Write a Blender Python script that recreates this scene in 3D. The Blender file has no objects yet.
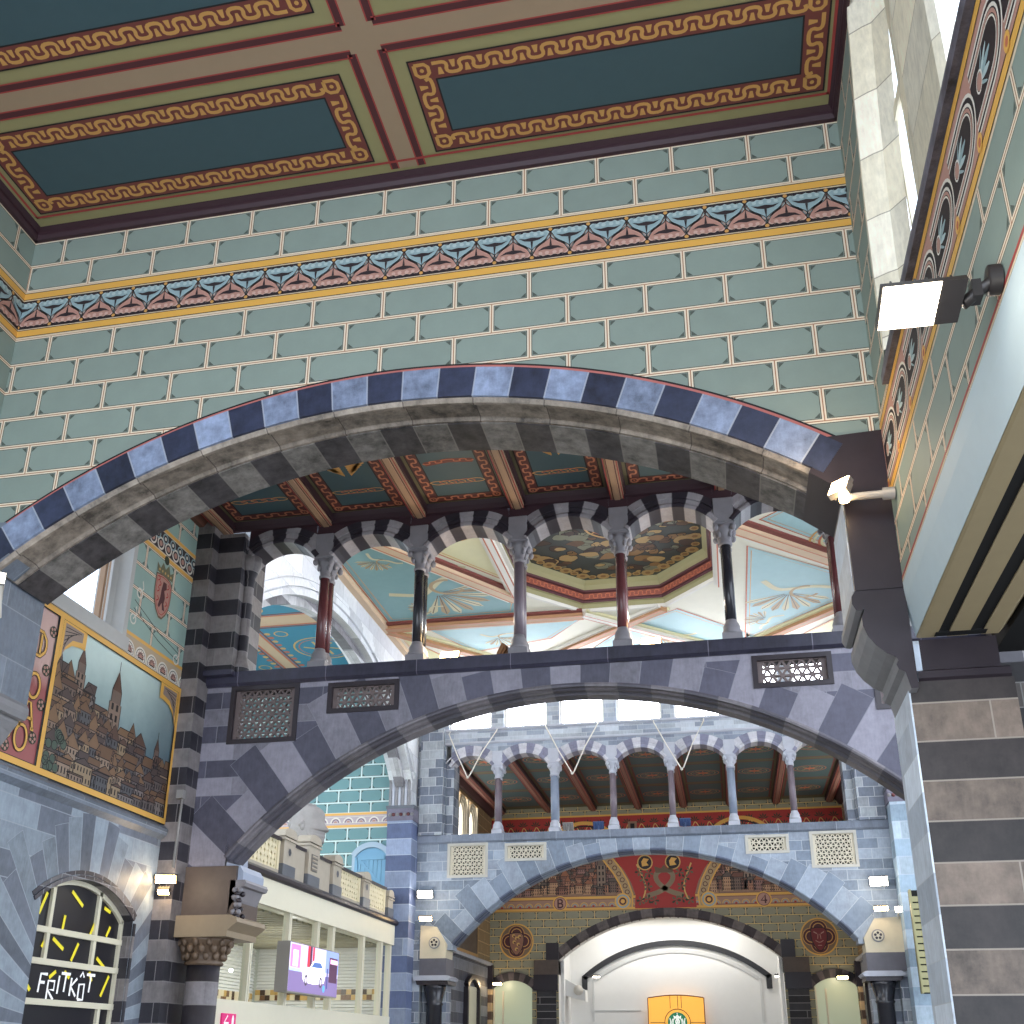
import bpy, math, random
from mathutils import Vector
random.seed(7)
PI = math.pi
COL = bpy.context.scene.collection
sin, cos = math.sin, math.cos

# ------------------------------------------------------------------ colours and node expressions
def lin(c):
    def f(v):
        v /= 255.0
        return v / 12.92 if v <= .04045 else ((v + .055) / 1.055) ** 2.4
    return (f(c[0]), f(c[1]), f(c[2]), 1.0)

class S:
    """a socket (or number) in a node tree with arithmetic"""
    def __init__(s, t, v): s.t = t; s.v = v
    def _m(s, op, b=None, c=None):
        n = s.t.nodes.new('ShaderNodeMath'); n.operation = op
        for i, a in enumerate((s, b, c)):
            if a is None: continue
            if isinstance(a, S): a = a.v
            if isinstance(a, (int, float)): n.inputs[i].default_value = a
            else: s.t.links.new(a, n.inputs[i])
        return S(s.t, n.outputs[0])
    def __add__(s, b): return s._m('ADD', b)
    def __sub__(s, b): return s._m('SUBTRACT', b)
    def __mul__(s, b): return s._m('MULTIPLY', b)
    def __truediv__(s, b): return s._m('DIVIDE', b)
    def rsub(s, b): return S(s.t, b)._m('SUBTRACT', s)
    def floor(s): return s._m('FLOOR')
    def fract(s): return s._m('FRACT')
    def abs(s): return s._m('ABSOLUTE')
    def mod(s, b): return s._m('FLOORED_MODULO', b)
    def lt(s, b): return s._m('LESS_THAN', b)
    def gt(s, b): return s._m('GREATER_THAN', b)
    def min(s, b): return s._m('MINIMUM', b)
    def max(s, b): return s._m('MAXIMUM', b)
    def atan2(s, b): return s._m('ARCTAN2', b)
    def sqrt(s): return s._m('SQRT')
    def sat(s): return s.min(1.0).max(0.0)

def newmat(name):
    m = bpy.data.materials.new(name); m.use_nodes = True
    t = m.node_tree
    return m, t, t.nodes['Principled BSDF']

def colv(t, c):
    n = t.nodes.new('ShaderNodeRGB'); n.outputs[0].default_value = lin(c) if max(c) > 1 or len(c) == 3 else c
    return n.outputs[0]

def cmix(t, f, a, b, mode='MIX'):
    n = t.nodes.new('ShaderNodeMix'); n.data_type = 'RGBA'; n.blend_type = mode
    f = f.v if isinstance(f, S) else f
    if isinstance(f, (int, float)): n.inputs[0].default_value = f
    else: t.links.new(f, n.inputs[0])
    for i, c in ((6, a), (7, b)):
        if isinstance(c, (tuple, list)): n.inputs[i].default_value = lin(c)
        else: t.links.new(c, n.inputs[i])
    return n.outputs[2]

def scale_col(t, col, s):
    n = t.nodes.new('ShaderNodeVectorMath'); n.operation = 'SCALE'
    t.links.new(col, n.inputs[0]); t.links.new(s.v, n.inputs[3])
    return n.outputs[0]

def coords(t):
    g = t.nodes.new('ShaderNodeNewGeometry')
    p = t.nodes.new('ShaderNodeSeparateXYZ'); t.links.new(g.outputs['Position'], p.inputs[0])
    q = t.nodes.new('ShaderNodeSeparateXYZ'); t.links.new(g.outputs['True Normal'], q.inputs[0])
    x, y, z = (S(t, p.outputs[i]) for i in range(3))
    nx, ny, nz = (S(t, q.outputs[i]) for i in range(3))
    return g, x, y, z, nx, ny, nz

def noise(t, g, scale, detail=4.0, rough=.6, stretch=None):
    n = t.nodes.new('ShaderNodeTexNoise'); n.inputs['Scale'].default_value = scale
    n.inputs['Detail'].default_value = detail; n.inputs['Roughness'].default_value = rough
    if stretch:
        mp = t.nodes.new('ShaderNodeVectorMath'); mp.operation = 'MULTIPLY'
        t.links.new(g.outputs['Position'], mp.inputs[0]); mp.inputs[1].default_value = stretch
        t.links.new(mp.outputs[0], n.inputs['Vector'])
    else:
        t.links.new(g.outputs['Position'], n.inputs['Vector'])
    return S(t, n.outputs['Fac'])

def white2(t, a, b):
    c = t.nodes.new('ShaderNodeCombineXYZ')
    for i, s in ((0, a), (1, b)):
        s = s.v
        if isinstance(s, (int, float)): c.inputs[i].default_value = s
        else: t.links.new(s, c.inputs[i])
    n = t.nodes.new('ShaderNodeTexWhiteNoise'); n.noise_dimensions = '3D'
    t.links.new(c.outputs[0], n.inputs['Vector'])
    return S(t, n.outputs['Value'])

MC = {}
def flat(name, c, rough=.7, metal=0, emit=0, var=0.0, alpha=1.0, emit_c=None, spec=None):
    if name in MC: return MC[name]
    m, t, b = newmat(name)
    if var:
        g = t.nodes.new('ShaderNodeNewGeometry')
        n = noise(t, g, 6.0, 5)
        col = scale_col(t, colv(t, c), (n - .5) * (2 * var) + 1.0)
        t.links.new(col, b.inputs['Base Color'])
    else:
        b.inputs['Base Color'].default_value = lin(c)
    b.inputs['Roughness'].default_value = rough; b.inputs['Metallic'].default_value = metal
    if spec is not None: b.inputs['Specular IOR Level'].default_value = spec
    if emit:
        b.inputs['Emission Color'].default_value = lin(emit_c or c); b.inputs['Emission Strength'].default_value = emit
    if alpha < 1: b.inputs['Alpha'].default_value = alpha
    MC[name] = m
    return m

def stone(name, dark, light, h=.33, w=.6, z0=0.0, joint=(150, 150, 155), jw=.012, mode='alt', rough=.6,
          polar=None, mottle=.35, stain=.25, reach=None, paxis='x'):
    """banded ashlar; polar=(cx, cz, dtheta) radial voussoirs, reach=(rin, lmin, lmax): radial only close to the arch"""
    if name in MC: return MC[name]
    m, t, b = newmat(name)
    g, x, y, z, nx, ny, nz = coords(t)
    side = nx.abs().gt(.6)
    u = x * (side.rsub(1.0)) + y * side
    zz = (z - z0) / h
    row = zz.floor(); fz = zz.fract()
    rnd_row = white2(t, row, S(t, 3.3))
    uu = u / w + row.mod(2.0) * .5 + rnd_row * .3
    colm = uu.floor(); fu = uu.fract()
    r1 = white2(t, row, colm + side * 57.0)
    r2 = white2(t, colm + side * 31.0, row + 11.7)
    if mode == 'alt': tone = row.mod(2.0)
    else: tone = r1.gt(.55)
    jt = (fz.min(fz.rsub(1.0)) * h).lt(jw / 2).max((fu.min(fu.rsub(1.0)) * w).lt(jw / 2))
    rv = r2
    if polar:
        cx, cz, dt = polar
        dx = (x if paxis == 'x' else y) - cx; dz = z - cz
        th = dz.atan2(dx) / dt
        pc = th.floor(); pf = th.fract()
        rr = (dx * dx + dz * dz).sqrt()
        ptone = pc.mod(2.0); prv = white2(t, pc, ny.abs().gt(.5) * 9.0 + 2.2)
        pj = (pf.min(pf.rsub(1.0)) * rr * dt).lt(jw / 2)
        if reach:
            rin, l0, l1 = reach
            lim = white2(t, pc, S(t, 5.1)) * (l1 - l0) + (rin + l0)
            isp = rr.lt(lim)
            edge = (rr - lim).abs().lt(jw / 2)
            pj = pj.max(edge)
        else:
            isp = S(t, rr.gt(-1.0).v)
        inv = isp.rsub(1.0)
        tone = ptone * isp + tone * inv
        rv = prv * isp + rv * inv
        jt = pj * isp + jt * inv
    base = cmix(t, tone, dark, light)
    n = noise(t, g, 7.0, 6, .65); n2 = noise(t, g, 1.6, 3, .5, (1.0, 1.0, .35)); n3 = noise(t, g, 30.0, 3, .6, (1, 1, .2))
    n5 = noise(t, g, 85.0, 2, .5)
    f = (n - .5) * (3.6 * mottle) + (rv - .5) * .42 + (n2 - .5) * (3.0 * stain) + (n3 - .5) * .45 + (n5 - .5) * .5 * mottle + 1.0
    base = scale_col(t, base, f.max(.25))
    base = cmix(t, jt * .75, base, joint)
    t.links.new(base, b.inputs['Base Color'])
    b.inputs['Roughness'].default_value = rough
    bp = t.nodes.new('ShaderNodeBump'); bp.inputs['Strength'].default_value = .35; bp.inputs['Distance'].default_value = .01
    hgt = (n * .5) - jt
    t.links.new(hgt.v, bp.inputs['Height']); t.links.new(bp.outputs[0], b.inputs['Normal'])
    MC[name] = m
    return m

def green(name, axis, ztop, u0=0.0, bw=.815, bh=.372, gr=(138, 152, 143), jc=(232, 218, 196), jl=(176, 128, 96), j=.045, flip=0, zone=None):
    """painted ashlar: green blocks with dark corner leaves between double cream lines"""
    if name in MC: return MC[name]
    m, t, b = newmat(name)
    g, x, y, z, nx, ny, nz = coords(t)
    u = x if axis == 'x' else y
    if zone:
        lo = z.lt(zone[0] + .08)
        ztop = lo * (zone[0] - ztop) + ztop; flip = lo * (zone[1] - flip) + flip; u0 = lo * (zone[2] - u0) + u0
    zz = ((z * -1.0) + ztop) / bh
    row = zz.floor(); fz = zz.fract()
    uu = (u - u0) / bw + (row + flip).mod(2.0) * .5
    fu = uu.fract(); cl = uu.floor()
    du = (fu - .5).abs().rsub(.5) * bw; dz = (fz - .5).abs().rsub(.5) * bh     # distance to joint centre
    dm = du.min(dz)
    joint = dm.lt(j / 2); line = dm.lt(.006)
    outl = dm.lt(j / 2 + .008)
    cu = du - j / 2; cz = dz - j / 2
    leaf = (cu + cz).lt(.085) * (cu.min(cz).gt(.014)) * ((cu - cz).abs().lt(.062))
    n = noise(t, g, 3.0, 4); n4 = noise(t, g, 40.0, 2)
    rv = white2(t, row, cl)
    c = scale_col(t, colv(t, gr), (n - .5) * .22 + (rv - .5) * .08 + (n4 - .5) * .06 + 1.0)
    c = cmix(t, leaf * .8, c, (52, 58, 50))
    c = cmix(t, outl, c, (74, 70, 58))
    c = cmix(t, joint, c, jc)
    c = cmix(t, line, c, jl)
    t.links.new(c, b.inputs['Base Color']); b.inputs['Roughness'].default_value = .62
    MC[name] = m
    return m

# ------------------------------------------------------------------ mesh building
class MB:
    def __init__(s): s.v = []; s.f = []; s.m = []; s.mats = []; s.sm = []
    def mi(s, mat):
        if mat not in s.mats: s.mats.append(mat)
        return s.mats.index(mat)
    def face(s, pts, mat, smooth=False):
        k = len(s.v); s.v += [tuple(p) for p in pts]; s.f.append(tuple(range(k, k + len(pts)))); s.m.append(s.mi(mat)); s.sm.append(smooth)
    def mesh(s, vs, fs, mat, smooth=False):
        k = len(s.v); s.v += [tuple(p) for p in vs]
        mi = s.mi(mat)
        for f in fs: s.f.append(tuple(k + i for i in f)); s.m.append(mi); s.sm.append(smooth)
    def box(s, x0, x1, y0, y1, z0, z1, mat, bev=0.0):
        if bev and min(abs(x1 - x0), abs(y1 - y0), abs(z1 - z0)) > 2.2 * bev:
            vs = []; b = bev
            for sx in (0, 1):
                for sy in (0, 1):
                    for sz in (0, 1):
                        X = x1 if sx else x0; Y = y1 if sy else y0; Z = z1 if sz else z0
                        ix = -b if sx else b; iy = -b if sy else b; iz = -b if sz else b
                        vs += [(X, Y + iy, Z + iz), (X + ix, Y, Z + iz), (X + ix, Y + iy, Z)]
            def i(sx, sy, sz, a): return (sx * 4 + sy * 2 + sz) * 3 + a
            fs = []
            for q in (0, 1):
                fs += [[i(q, 0, 0, 0), i(q, 1, 0, 0), i(q, 1, 1, 0), i(q, 0, 1, 0)], [i(0, q, 0, 1), i(1, q, 0, 1), i(1, q, 1, 1), i(0, q, 1, 1)],
                       [i(0, 0, q, 2), i(1, 0, q, 2), i(1, 1, q, 2), i(0, 1, q, 2)]]
            for p in (0, 1):
                for q in (0, 1):
                    fs += [[i(p, q, 0, 0), i(p, q, 1, 0), i(p, q, 1, 1), i(p, q, 0, 1)], [i(p, 0, q, 0), i(p, 1, q, 0), i(p, 1, q, 2), i(p, 0, q, 2)],
                           [i(0, p, q, 1), i(1, p, q, 1), i(1, p, q, 2), i(0, p, q, 2)]]
                    for r in (0, 1): fs.append([i(p, q, r, 0), i(p, q, r, 1), i(p, q, r, 2)])
            s.mesh(vs, fs, mat); return
        v = [(x0, y0, z0), (x1, y0, z0), (x1, y1, z0), (x0, y1, z0), (x0, y0, z1), (x1, y0, z1), (x1, y1, z1), (x0, y1, z1)]
        s.mesh(v, [(0, 3, 2, 1), (4, 5, 6, 7), (0, 1, 5, 4), (1, 2, 6, 5), (2, 3, 7, 6), (3, 0, 4, 7)], mat)
    def prism(s, pts, axis, a0, a1, mat, smooth=False):
        """extrude a 2D outline along axis: x -> pts are (y,z); y -> (x,z); z -> (x,y)"""
        def P(p, a):
            return {'x': (a, p[0], p[1]), 'y': (p[0], a, p[1]), 'z': (p[0], p[1], a)}[axis]
        n = len(pts)
        s.mesh([P(p, a0) for p in pts] + [P(p, a1) for p in pts],
               [(i, (i + 1) % n, n + (i + 1) % n, n + i) for i in range(n)], mat, smooth)
        s.face([P(p, a0) for p in pts], mat); s.face([P(p, a1) for p in reversed(pts)], mat)
    def lathe(s, cx, cy, prof, mat, n=20, smooth=True, z0=0.0):
        vs = []; fs = []
        for r, z in prof:
            for k in range(n): a = 2 * PI * k / n; vs.append((cx + r * cos(a), cy + r * sin(a), z0 + z))
        for i in range(len(prof) - 1):
            for k in range(n):
                a = i * n + k; b_ = i * n + (k + 1) % n; fs.append((a, b_, b_ + n, a + n))
        fs.append(tuple(range(n - 1, -1, -1))); fs.append(tuple(range((len(prof) - 1) * n, len(prof) * n)))
        s.mesh(vs, fs, mat, smooth)
    def tube(s, pts, r, mat, n=8, smooth=True):
        pts = [Vector(p) for p in pts]; vs = []; fs = []
        for i, p in enumerate(pts):
            d = (pts[min(i + 1, len(pts) - 1)] - pts[max(i - 1, 0)]).normalized()
            up = Vector((0, 0, 1)) if abs(d.z) < .9 else Vector((1, 0, 0))
            a = d.cross(up).normalized(); c = a.cross(d)
            rr = r[i] if isinstance(r, (list, tuple)) else r
            for k in range(n): q = 2 * PI * k / n; vs.append(p + a * rr * cos(q) + c * rr * sin(q))
        for i in range(len(pts) - 1):
            for k in range(n): a = i * n + k; b_ = i * n + (k + 1) % n; fs.append((a, b_, b_ + n, a + n))
        fs.append(tuple(range(n))); fs.append(tuple(range(len(vs) - n, len(vs))))
        s.mesh(vs, fs, mat, smooth)
    def arc(s, cx, cz, prof, a0, a1, n, mats, plane='y', smooth=False):
        """sweep profile [(r, depth)] about (cx, cz); mats: one per profile edge"""
        np_ = len(prof)
        for e in range(np_):
            r0, d0 = prof[e]; r1, d1 = prof[(e + 1) % np_]
            mat = mats[e] if isinstance(mats, (list, tuple)) else mats
            vs = []; fs = []
            for k in range(n + 1):
                a = a0 + (a1 - a0) * k / n
                for r, d in ((r0, d0), (r1, d1)):
                    u = cx + r * cos(a); w = cz + r * sin(a)
                    vs.append((u, d, w) if plane == 'y' else (d, u, w))
            for k in range(n): fs.append((2 * k, 2 * k + 1, 2 * k + 3, 2 * k + 2))
            s.mesh(vs, fs, mat, smooth)
        for a in (a0, a1):
            P = []
            for r, d in prof:
                u = cx + r * cos(a); w = cz + r * sin(a); P.append((u, d, w) if plane == 'y' else (d, u, w))
            s.face(P, mats[0] if isinstance(mats, (list, tuple)) else mats)
    def sphere(s, c, r, mat, n=12, sc=(1, 1, 1)):
        vs = [];fs = []
        for i in range(n + 1):
            ph = PI * i / n
            for k in range(2 * n):
                a = PI * k / n; vs.append((c[0] + r * sc[0] * sin(ph) * cos(a), c[1] + r * sc[1] * sin(ph) * sin(a), c[2] + r * sc[2] * cos(ph)))
        for i in range(n):
            for k in range(2 * n): a = i * 2 * n + k; b_ = i * 2 * n + (k + 1) % (2 * n); fs.append((a, b_, b_ + 2 * n, a + 2 * n))
        s.mesh(vs, fs, mat, True)
    def build(s, name, parent=None, **kw):
        me = bpy.data.meshes.new(name); me.from_pydata(s.v, [], s.f)
        for m in s.mats: me.materials.append(m)
        me.polygons.foreach_set('material_index', s.m); me.polygons.foreach_set('use_smooth', s.sm)
        me.update()
        o = bpy.data.objects.new(name, me); COL.objects.link(o)
        if parent is not None:
            o.parent = parent; o.matrix_parent_inverse = parent.matrix_world.inverted()
        for k, v in kw.items(): o[k] = v
        return o

def tag(o, label, cat, group=None):
    o['label'] = label; o['category'] = cat
    if group: o['group'] = group
    return o
def thing(name, loc, label, cat, group=None):
    o = bpy.data.objects.new(name, None); COL.objects.link(o); o.location = loc; o.empty_display_size = .1
    o.matrix_world = __import__('mathutils').Matrix.Translation(loc)
    return tag(o, label, cat, group)
def struct(mb, name): return mb.build(name, kind='structure')

class PL:
    """a painted plane: p(u, v, lift) -> point"""
    def __init__(s, o, u, v, mb, n=None): s.o = Vector(o); s.u = Vector(u); s.w = Vector(v); s.n = Vector(n) if n else s.u.cross(s.w); s.mb = mb
    def p(s, a, b, h): return s.o + s.u * a + s.w * b + s.n * h
    def poly(s, pts, mat, h=.004): s.mb.face([s.p(a, b, h) for a, b in pts], mat)
    def rect(s, a0, b0, a1, b1, mat, h=.004): s.poly([(a0, b0), (a1, b0), (a1, b1), (a0, b1)], mat, h)
    def frame(s, a0, b0, a1, b1, w, mat, h=.005):
        s.rect(a0, b0, a1, b0 + w, mat, h); s.rect(a0, b1 - w, a1, b1, mat, h)
        s.rect(a0, b0 + w, a0 + w, b1 - w, mat, h); s.rect(a1 - w, b0 + w, a1, b1 - w, mat, h)
    def rib(s, pts, w, mat, h=.006, closed=False):
        n = len(pts); L = []; R = []
        for i in range(n):
            if closed: a = pts[i - 1]; b = pts[(i + 1) % n]
            else: a = pts[max(i - 1, 0)]; b = pts[min(i + 1, n - 1)]
            dx, dy = b[0] - a[0], b[1] - a[1]; l = math.hypot(dx, dy) or 1
            nx, ny = -dy / l * w / 2, dx / l * w / 2
            L.append(s.p(pts[i][0] + nx, pts[i][1] + ny, h)); R.append(s.p(pts[i][0] - nx, pts[i][1] - ny, h))
        fs = [(i, i + 1, n + i + 1, n + i) for i in range(n - 1)]
        if closed: fs.append((n - 1, 0, n, 2 * n - 1))
        s.mb.mesh(L + R, fs, mat)
    def disc(s, a, b, r, mat, h=.005, n=20, sx=1, a0=0, a1=2 * PI):
        s.poly([(a + sx * r * cos(a0 + (a1 - a0) * k / n), b + r * sin(a0 + (a1 - a0) * k / n)) for k in range(n + (a1 - a0 < 6.2))], mat, h)
    def ring(s, a, b, r, w, mat, h=.006, n=24, sx=1, a0=0, a1=2 * PI):
        full = a1 - a0 > 6.2
        s.rib([(a + sx * r * cos(a0 + (a1 - a0) * k / n), b + r * sin(a0 + (a1 - a0) * k / n)) for k in range(n + (not full))], w, mat, h, closed=full)

def chaikin(p, it=2):
    for _ in range(it):
        q = [p[0]]
        for i in range(len(p) - 1):
            a, b = p[i], p[i + 1]
            q += [(a[0] * .75 + b[0] * .25, a[1] * .75 + b[1] * .25), (a[0] * .25 + b[0] * .75, a[1] * .25 + b[1] * .75)]
        q.append(p[-1]); p = q
    return p
def serp(L, H, period, over=.07, it=2):
    n = max(1, round(L / period)); p = L / n; e = over * p; pts = [(0, H * .5)]
    for k in range(n):
        x = k * p
        pts += [(x + .0 * p - e, 0), (x + .5 * p + e, 0), (x + .5 * p - e, H), (x + p + e, H)]
    pts = pts[1:]
    pts.append((L, H * .5))
    pts[0] = (0, 0)
    return chaikin(pts, it), n, p
def border(pl, a0, b0, a1, b1, w, bg, line, edge, period, lw, h=.004, tabs=True):
    """painted frame with a running meander between dark lines"""
    pl.frame(a0, b0, a1, b1, w, bg, h)
    pl.frame(a0 - .015, b0 - .015, a1 + .015, b1 + .015, .018, edge, h + .001)
    pl.frame(a0 + w - .004, b0 + w - .004, a1 - w + .004, b1 - w + .004, .018, edge, h + .001)
    m = w * .22; H = w - 2 * m
    for side in range(4):
        L = (a1 - a0 - w * 2) if side % 2 == 0 else (b1 - b0 - w * 2)
        def T(q, side=side):
            x, y = q
            if side == 0: return (a0 + w + x, b0 + m + y)
            if side == 1: return (a1 - m - y, b0 + w + x)
            if side == 2: return (a1 - w - x, b1 - m - y)
            return (a0 + m + y, b1 - w - x)
        s, n, p = serp(L, H, period)
        pl.rib([T(q) for q in s], lw, line, h + .003)
        if tabs:
            for k in range(n):
                for (cx, lo, hi) in ((k * p + .25 * p, .42, .95), (k * p + .75 * p, .05, .58)):
                    y0, y1 = H * lo, H * hi
                    if hi > .9: q = [(cx - lw * .35, y0), (cx + lw * .35, y0), (cx + lw * .8, y1 + m * .3), (cx - lw * .8, y1 + m * .3)]
                    else: q = [(cx - lw * .8, y0 - m * .3), (cx + lw * .8, y0 - m * .3), (cx + lw * .35, y1), (cx - lw * .35, y1)]
                    pl.poly([T(v) for v in q], line, h + .002)
    for (ca, cb) in ((a0 + w / 2, b0 + w / 2), (a1 - w / 2, b0 + w / 2), (a0 + w / 2, b1 - w / 2), (a1 - w / 2, b1 - w / 2)):
        q = w * .3
        pl.rib(chaikin([(ca - q, cb - q), (ca + q, cb - q), (ca + q, cb + q), (ca - q, cb + q), (ca - q, cb - q)], 1), lw, line, h + .003)
        pl.disc(ca, cb, w * .1, line, h + .003, 8)

# ------------------------------------------------------------------ materials
OLIVE = flat('olive paint', (156, 148, 104), .6, var=.05)
OXBLOOD = flat('oxblood paint', (84, 40, 44), .6)
MAROON = flat('maroon border paint', (118, 60, 54), .6)
REDLINE = flat('coral red line', (168, 66, 62), .6)
TAN = flat('tan rib paint', (164, 140, 114), .6, var=.05)
TEALDK = flat('dark teal panel paint', (64, 88, 95), .55, var=.06)
TEAL = flat('teal panel paint', (64, 118, 132), .6, var=.06)
BLACKL = flat('black line paint', (30, 24, 26), .6)
GOLDP = flat('ochre gold paint', (206, 154, 86), .5)
GOLD = flat('bright gold band paint', (228, 174, 84), .45)
PLUM = flat('plum brown cornice paint', (58, 34, 42), .55)
CREAM = flat('cream line paint', (224, 204, 176), .6)
PBLUE = flat('pale blue leaf paint', (148, 172, 176), .6)
PPINK = flat('dusty pink leaf paint', (184, 138, 124), .6)
PPINKL = flat('light pink leaf edge', (206, 172, 158), .6)
PBLUEL = flat('light blue leaf edge', (178, 196, 196), .6)
NEARBLK = flat('frieze ground paint', (44, 34, 38), .6)
WHITEP = flat('pale line paint', (222, 216, 204), .6)
ORNG = flat('terracotta line paint', (196, 112, 80), .6)
BUFF = flat('buff rib paint', (206, 178, 146), .6, var=.05)
REDP = flat('crimson painted ground', (172, 52, 48), .6, var=.06)
GREENL = flat('dark green leaf paint', (50, 58, 42), .6)
STRAW = flat('straw vine paint', (212, 170, 100), .6)
CREAMS = flat('cream limestone', (206, 196, 176), .7, var=.12)
DARKMETAL = flat('dark painted metal', (48, 44, 44), .4)
GREYMETAL = flat('grey painted metal', (150, 146, 142), .4)
WARM = flat('warm lamp lens', (255, 225, 170), .4, emit=30, emit_c=(255, 214, 150))
COOL = flat('bright floodlight lens', (255, 250, 235), .4, emit=14, emit_c=(255, 246, 226))
DAY = flat('daylit window pane', (235, 242, 255), .3, emit=1.8, emit_c=(214, 230, 250))
DAYM = flat('bright side pane', (245, 246, 250), .3, emit=4, emit_c=(250, 248, 240))
DAYHI = flat('bright clerestory pane', (250, 252, 255), .3, emit=10, emit_c=(240, 244, 255))
BLACKV = flat('black slot and shade', (10, 9, 9), .8)
PLASTER = flat('ivory painted beam', (176, 158, 122), .65, var=.06)
PLASTERB = flat('beam face tinted with blue light', (196, 212, 218), .6, var=.05)  # blue light on the beam's side is put into its colour
WHITEW = flat('white plaster', (226, 225, 222), .8, var=.03)

MAR1 = green('green painted ashlar front', 'x', 10.892, u0=-.05, flip=0, zone=(9.455, 0.0, .0))
MARL = green('green painted ashlar left', 'y', 10.892, u0=.13, flip=1, zone=(9.455, 1.0, .13))
MARR = green('green painted ashlar right', 'y', 10.892, u0=.33)

W1 = (-3.05, .68)        # centre of the near arch (x, z)
DT1 = .385 / 7.4
FACE1 = stone('near arch face voussoirs', (50, 56, 78), (134, 146, 172), polar=(W1[0], W1[1], DT1), joint=(176, 182, 194), jw=.016, rough=.34, mottle=.5, stain=.3)
HOLL1 = stone('near arch hollow moulding', (136, 124, 112), (146, 134, 122), polar=(W1[0], W1[1], DT1 * 2), joint=(70, 60, 55), jw=.012, mottle=.75, stain=.6)
SOFF1 = stone('near arch soffit voussoirs', (70, 66, 68), (122, 117, 112), polar=(W1[0], W1[1], DT1), joint=(134, 128, 122), jw=.014, rough=.5, mottle=.8, stain=.5)
DARKST = flat('black bluestone', (46, 38, 44), .35, var=.3)
GREYST = flat('grey carved stone', (136, 134, 136), .55, var=.25)
SHADEST = flat('slate grey stone', (96, 100, 108), .5, var=.25)
JAMBST = stone('pier side with light painted in', (192, 202, 214), (214, 222, 232), h=.33, w=1.2, joint=(200, 205, 210), jw=.008, rough=.5, mottle=.15, stain=.1)  # lighter stone on these side faces stands in for light from the hall
BLUELT = stone('blue grey block', (108, 116, 128), (122, 130, 142), h=.55, w=1.5, z0=.1, joint=(150, 156, 162), rough=.45, mottle=.2)
PIER = stone('banded near pier', (50, 43, 41), (116, 101, 89), h=.339, w=1.9, z0=.336, joint=(168, 156, 142), jw=.014, rough=.45, mottle=.42, stain=.35)

# ------------------------------------------------------------------ the near room: floor, ceiling, walls
mb = MB(); mb.box(-20, 14, -4, 46, -.2, 0, stone('floor tiles', (184, 180, 172), (200, 196, 188), h=9, w=9, joint=(90, 88, 85)))
struct(mb, 'floor')

XL, XR, ZC, Y1, Y1B = -7.8, 1.71, 11.0, 9.0, 9.93
mb = MB(); mb.box(XL - .3, XR + .5, -2.5, Y1B, ZC + .004, ZC + .25, OLIVE)
c = PL((0, 0, ZC), (1, 0, 0), (0, 1, 0), mb, (0, 0, -1))
# framing ribs: tan band between oxblood strips with coral edges
def ribline(pl, x0, y0, x1, y1, horiz, gaps=()):
    for (o, w, m) in ((0, .235, TAN), (-.155, .075, OXBLOOD), (.155, .075, OXBLOOD)):
        if horiz: pl.rect(x0, y0 + o - w / 2, x1, y0 + o + w / 2, m, .004)
        else: pl.rect(x0 + o - w / 2, y0, x0 + o + w / 2, y1, m, .004)
    for o in (-.197, -.113, .113, .197):
        if horiz: pl.rect(x0, y0 + o - .008, x1, y0 + o + .008, REDLINE, .005)
        else: pl.rect(x0 + o - .008, y0, x0 + o + .008, y1, REDLINE, .005)
RY, RX = 7.16, -2.98
for k in range(5):
    y = RY - k * 1.86
    for x0, x1 in ((XL + .2, RX - .16), (RX + .16, XR - .12)): ribline(c, x0, y, x1, y, True)
    c.rect(RX - .16, y - .2, RX + .16, y + .2, TAN, .0035)
ys = [8.82] + [RY - k * 1.86 for k in range(5)]
for k in range(5):
    hi = ys[k] - (.16 if k else .0); lo = ys[k + 1] + .16
    ribline(c, RX, lo, RX, hi, False)
    b0 = ys[k + 1] + .36; b1 = (8.66 if k == 0 else ys[k] - .36)
    border(c, -7.52, b0, RX - .37, b1, .235, MAROON, GOLDP, BLACKL, .29, .04)
    border(c, RX + .37, b0, 1.55, b1, .235, MAROON, GOLDP, BLACKL, .29, .04)
    for x0, x1 in ((-7.52, RX - .37), (RX + .37, 1.55)): c.rect(x0 + .235, b0 + .235, x1 - .235, b1 - .235, TEALDK, .0042)
for (x0, y0, x1, y1) in ((-7.62, 8.70, 1.62, 8.73), (-7.62, -2, -7.59, 8.73), (1.595, -2, 1.625, 8.73)): c.rect(x0, y0, x1, y1, REDLINE, .006)
struct(mb, 'ceiling')
mb = MB()                                   # cornice of the near room
mb.prism([(Y1, 10.89), (Y1 - .05, 10.89), (Y1 - .08, 10.93), (Y1 - .08, 10.97), (Y1 - .14, 11.0), (Y1, 11.0)], 'x', XL, XR, PLUM)
struct(mb, 'trim_1')
mb = MB(); mb.prism([(XL, 10.89), (XL + .05, 10.89), (XL + .08, 10.93), (XL + .08, 10.97), (XL + .14, 11.0), (XL, 11.0)], 'y', -2, Y1 - .02, PLUM); struct(mb, 'trim_2')
mb = MB(); mb.prism([(XR, 10.89), (XR - .03, 10.89), (XR - .05, 10.93), (XR - .05, 10.97), (XR - .09, 11.0), (XR, 11.0)], 'y', -2, Y1 - .02, PLUM); struct(mb, 'trim_3')

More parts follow.
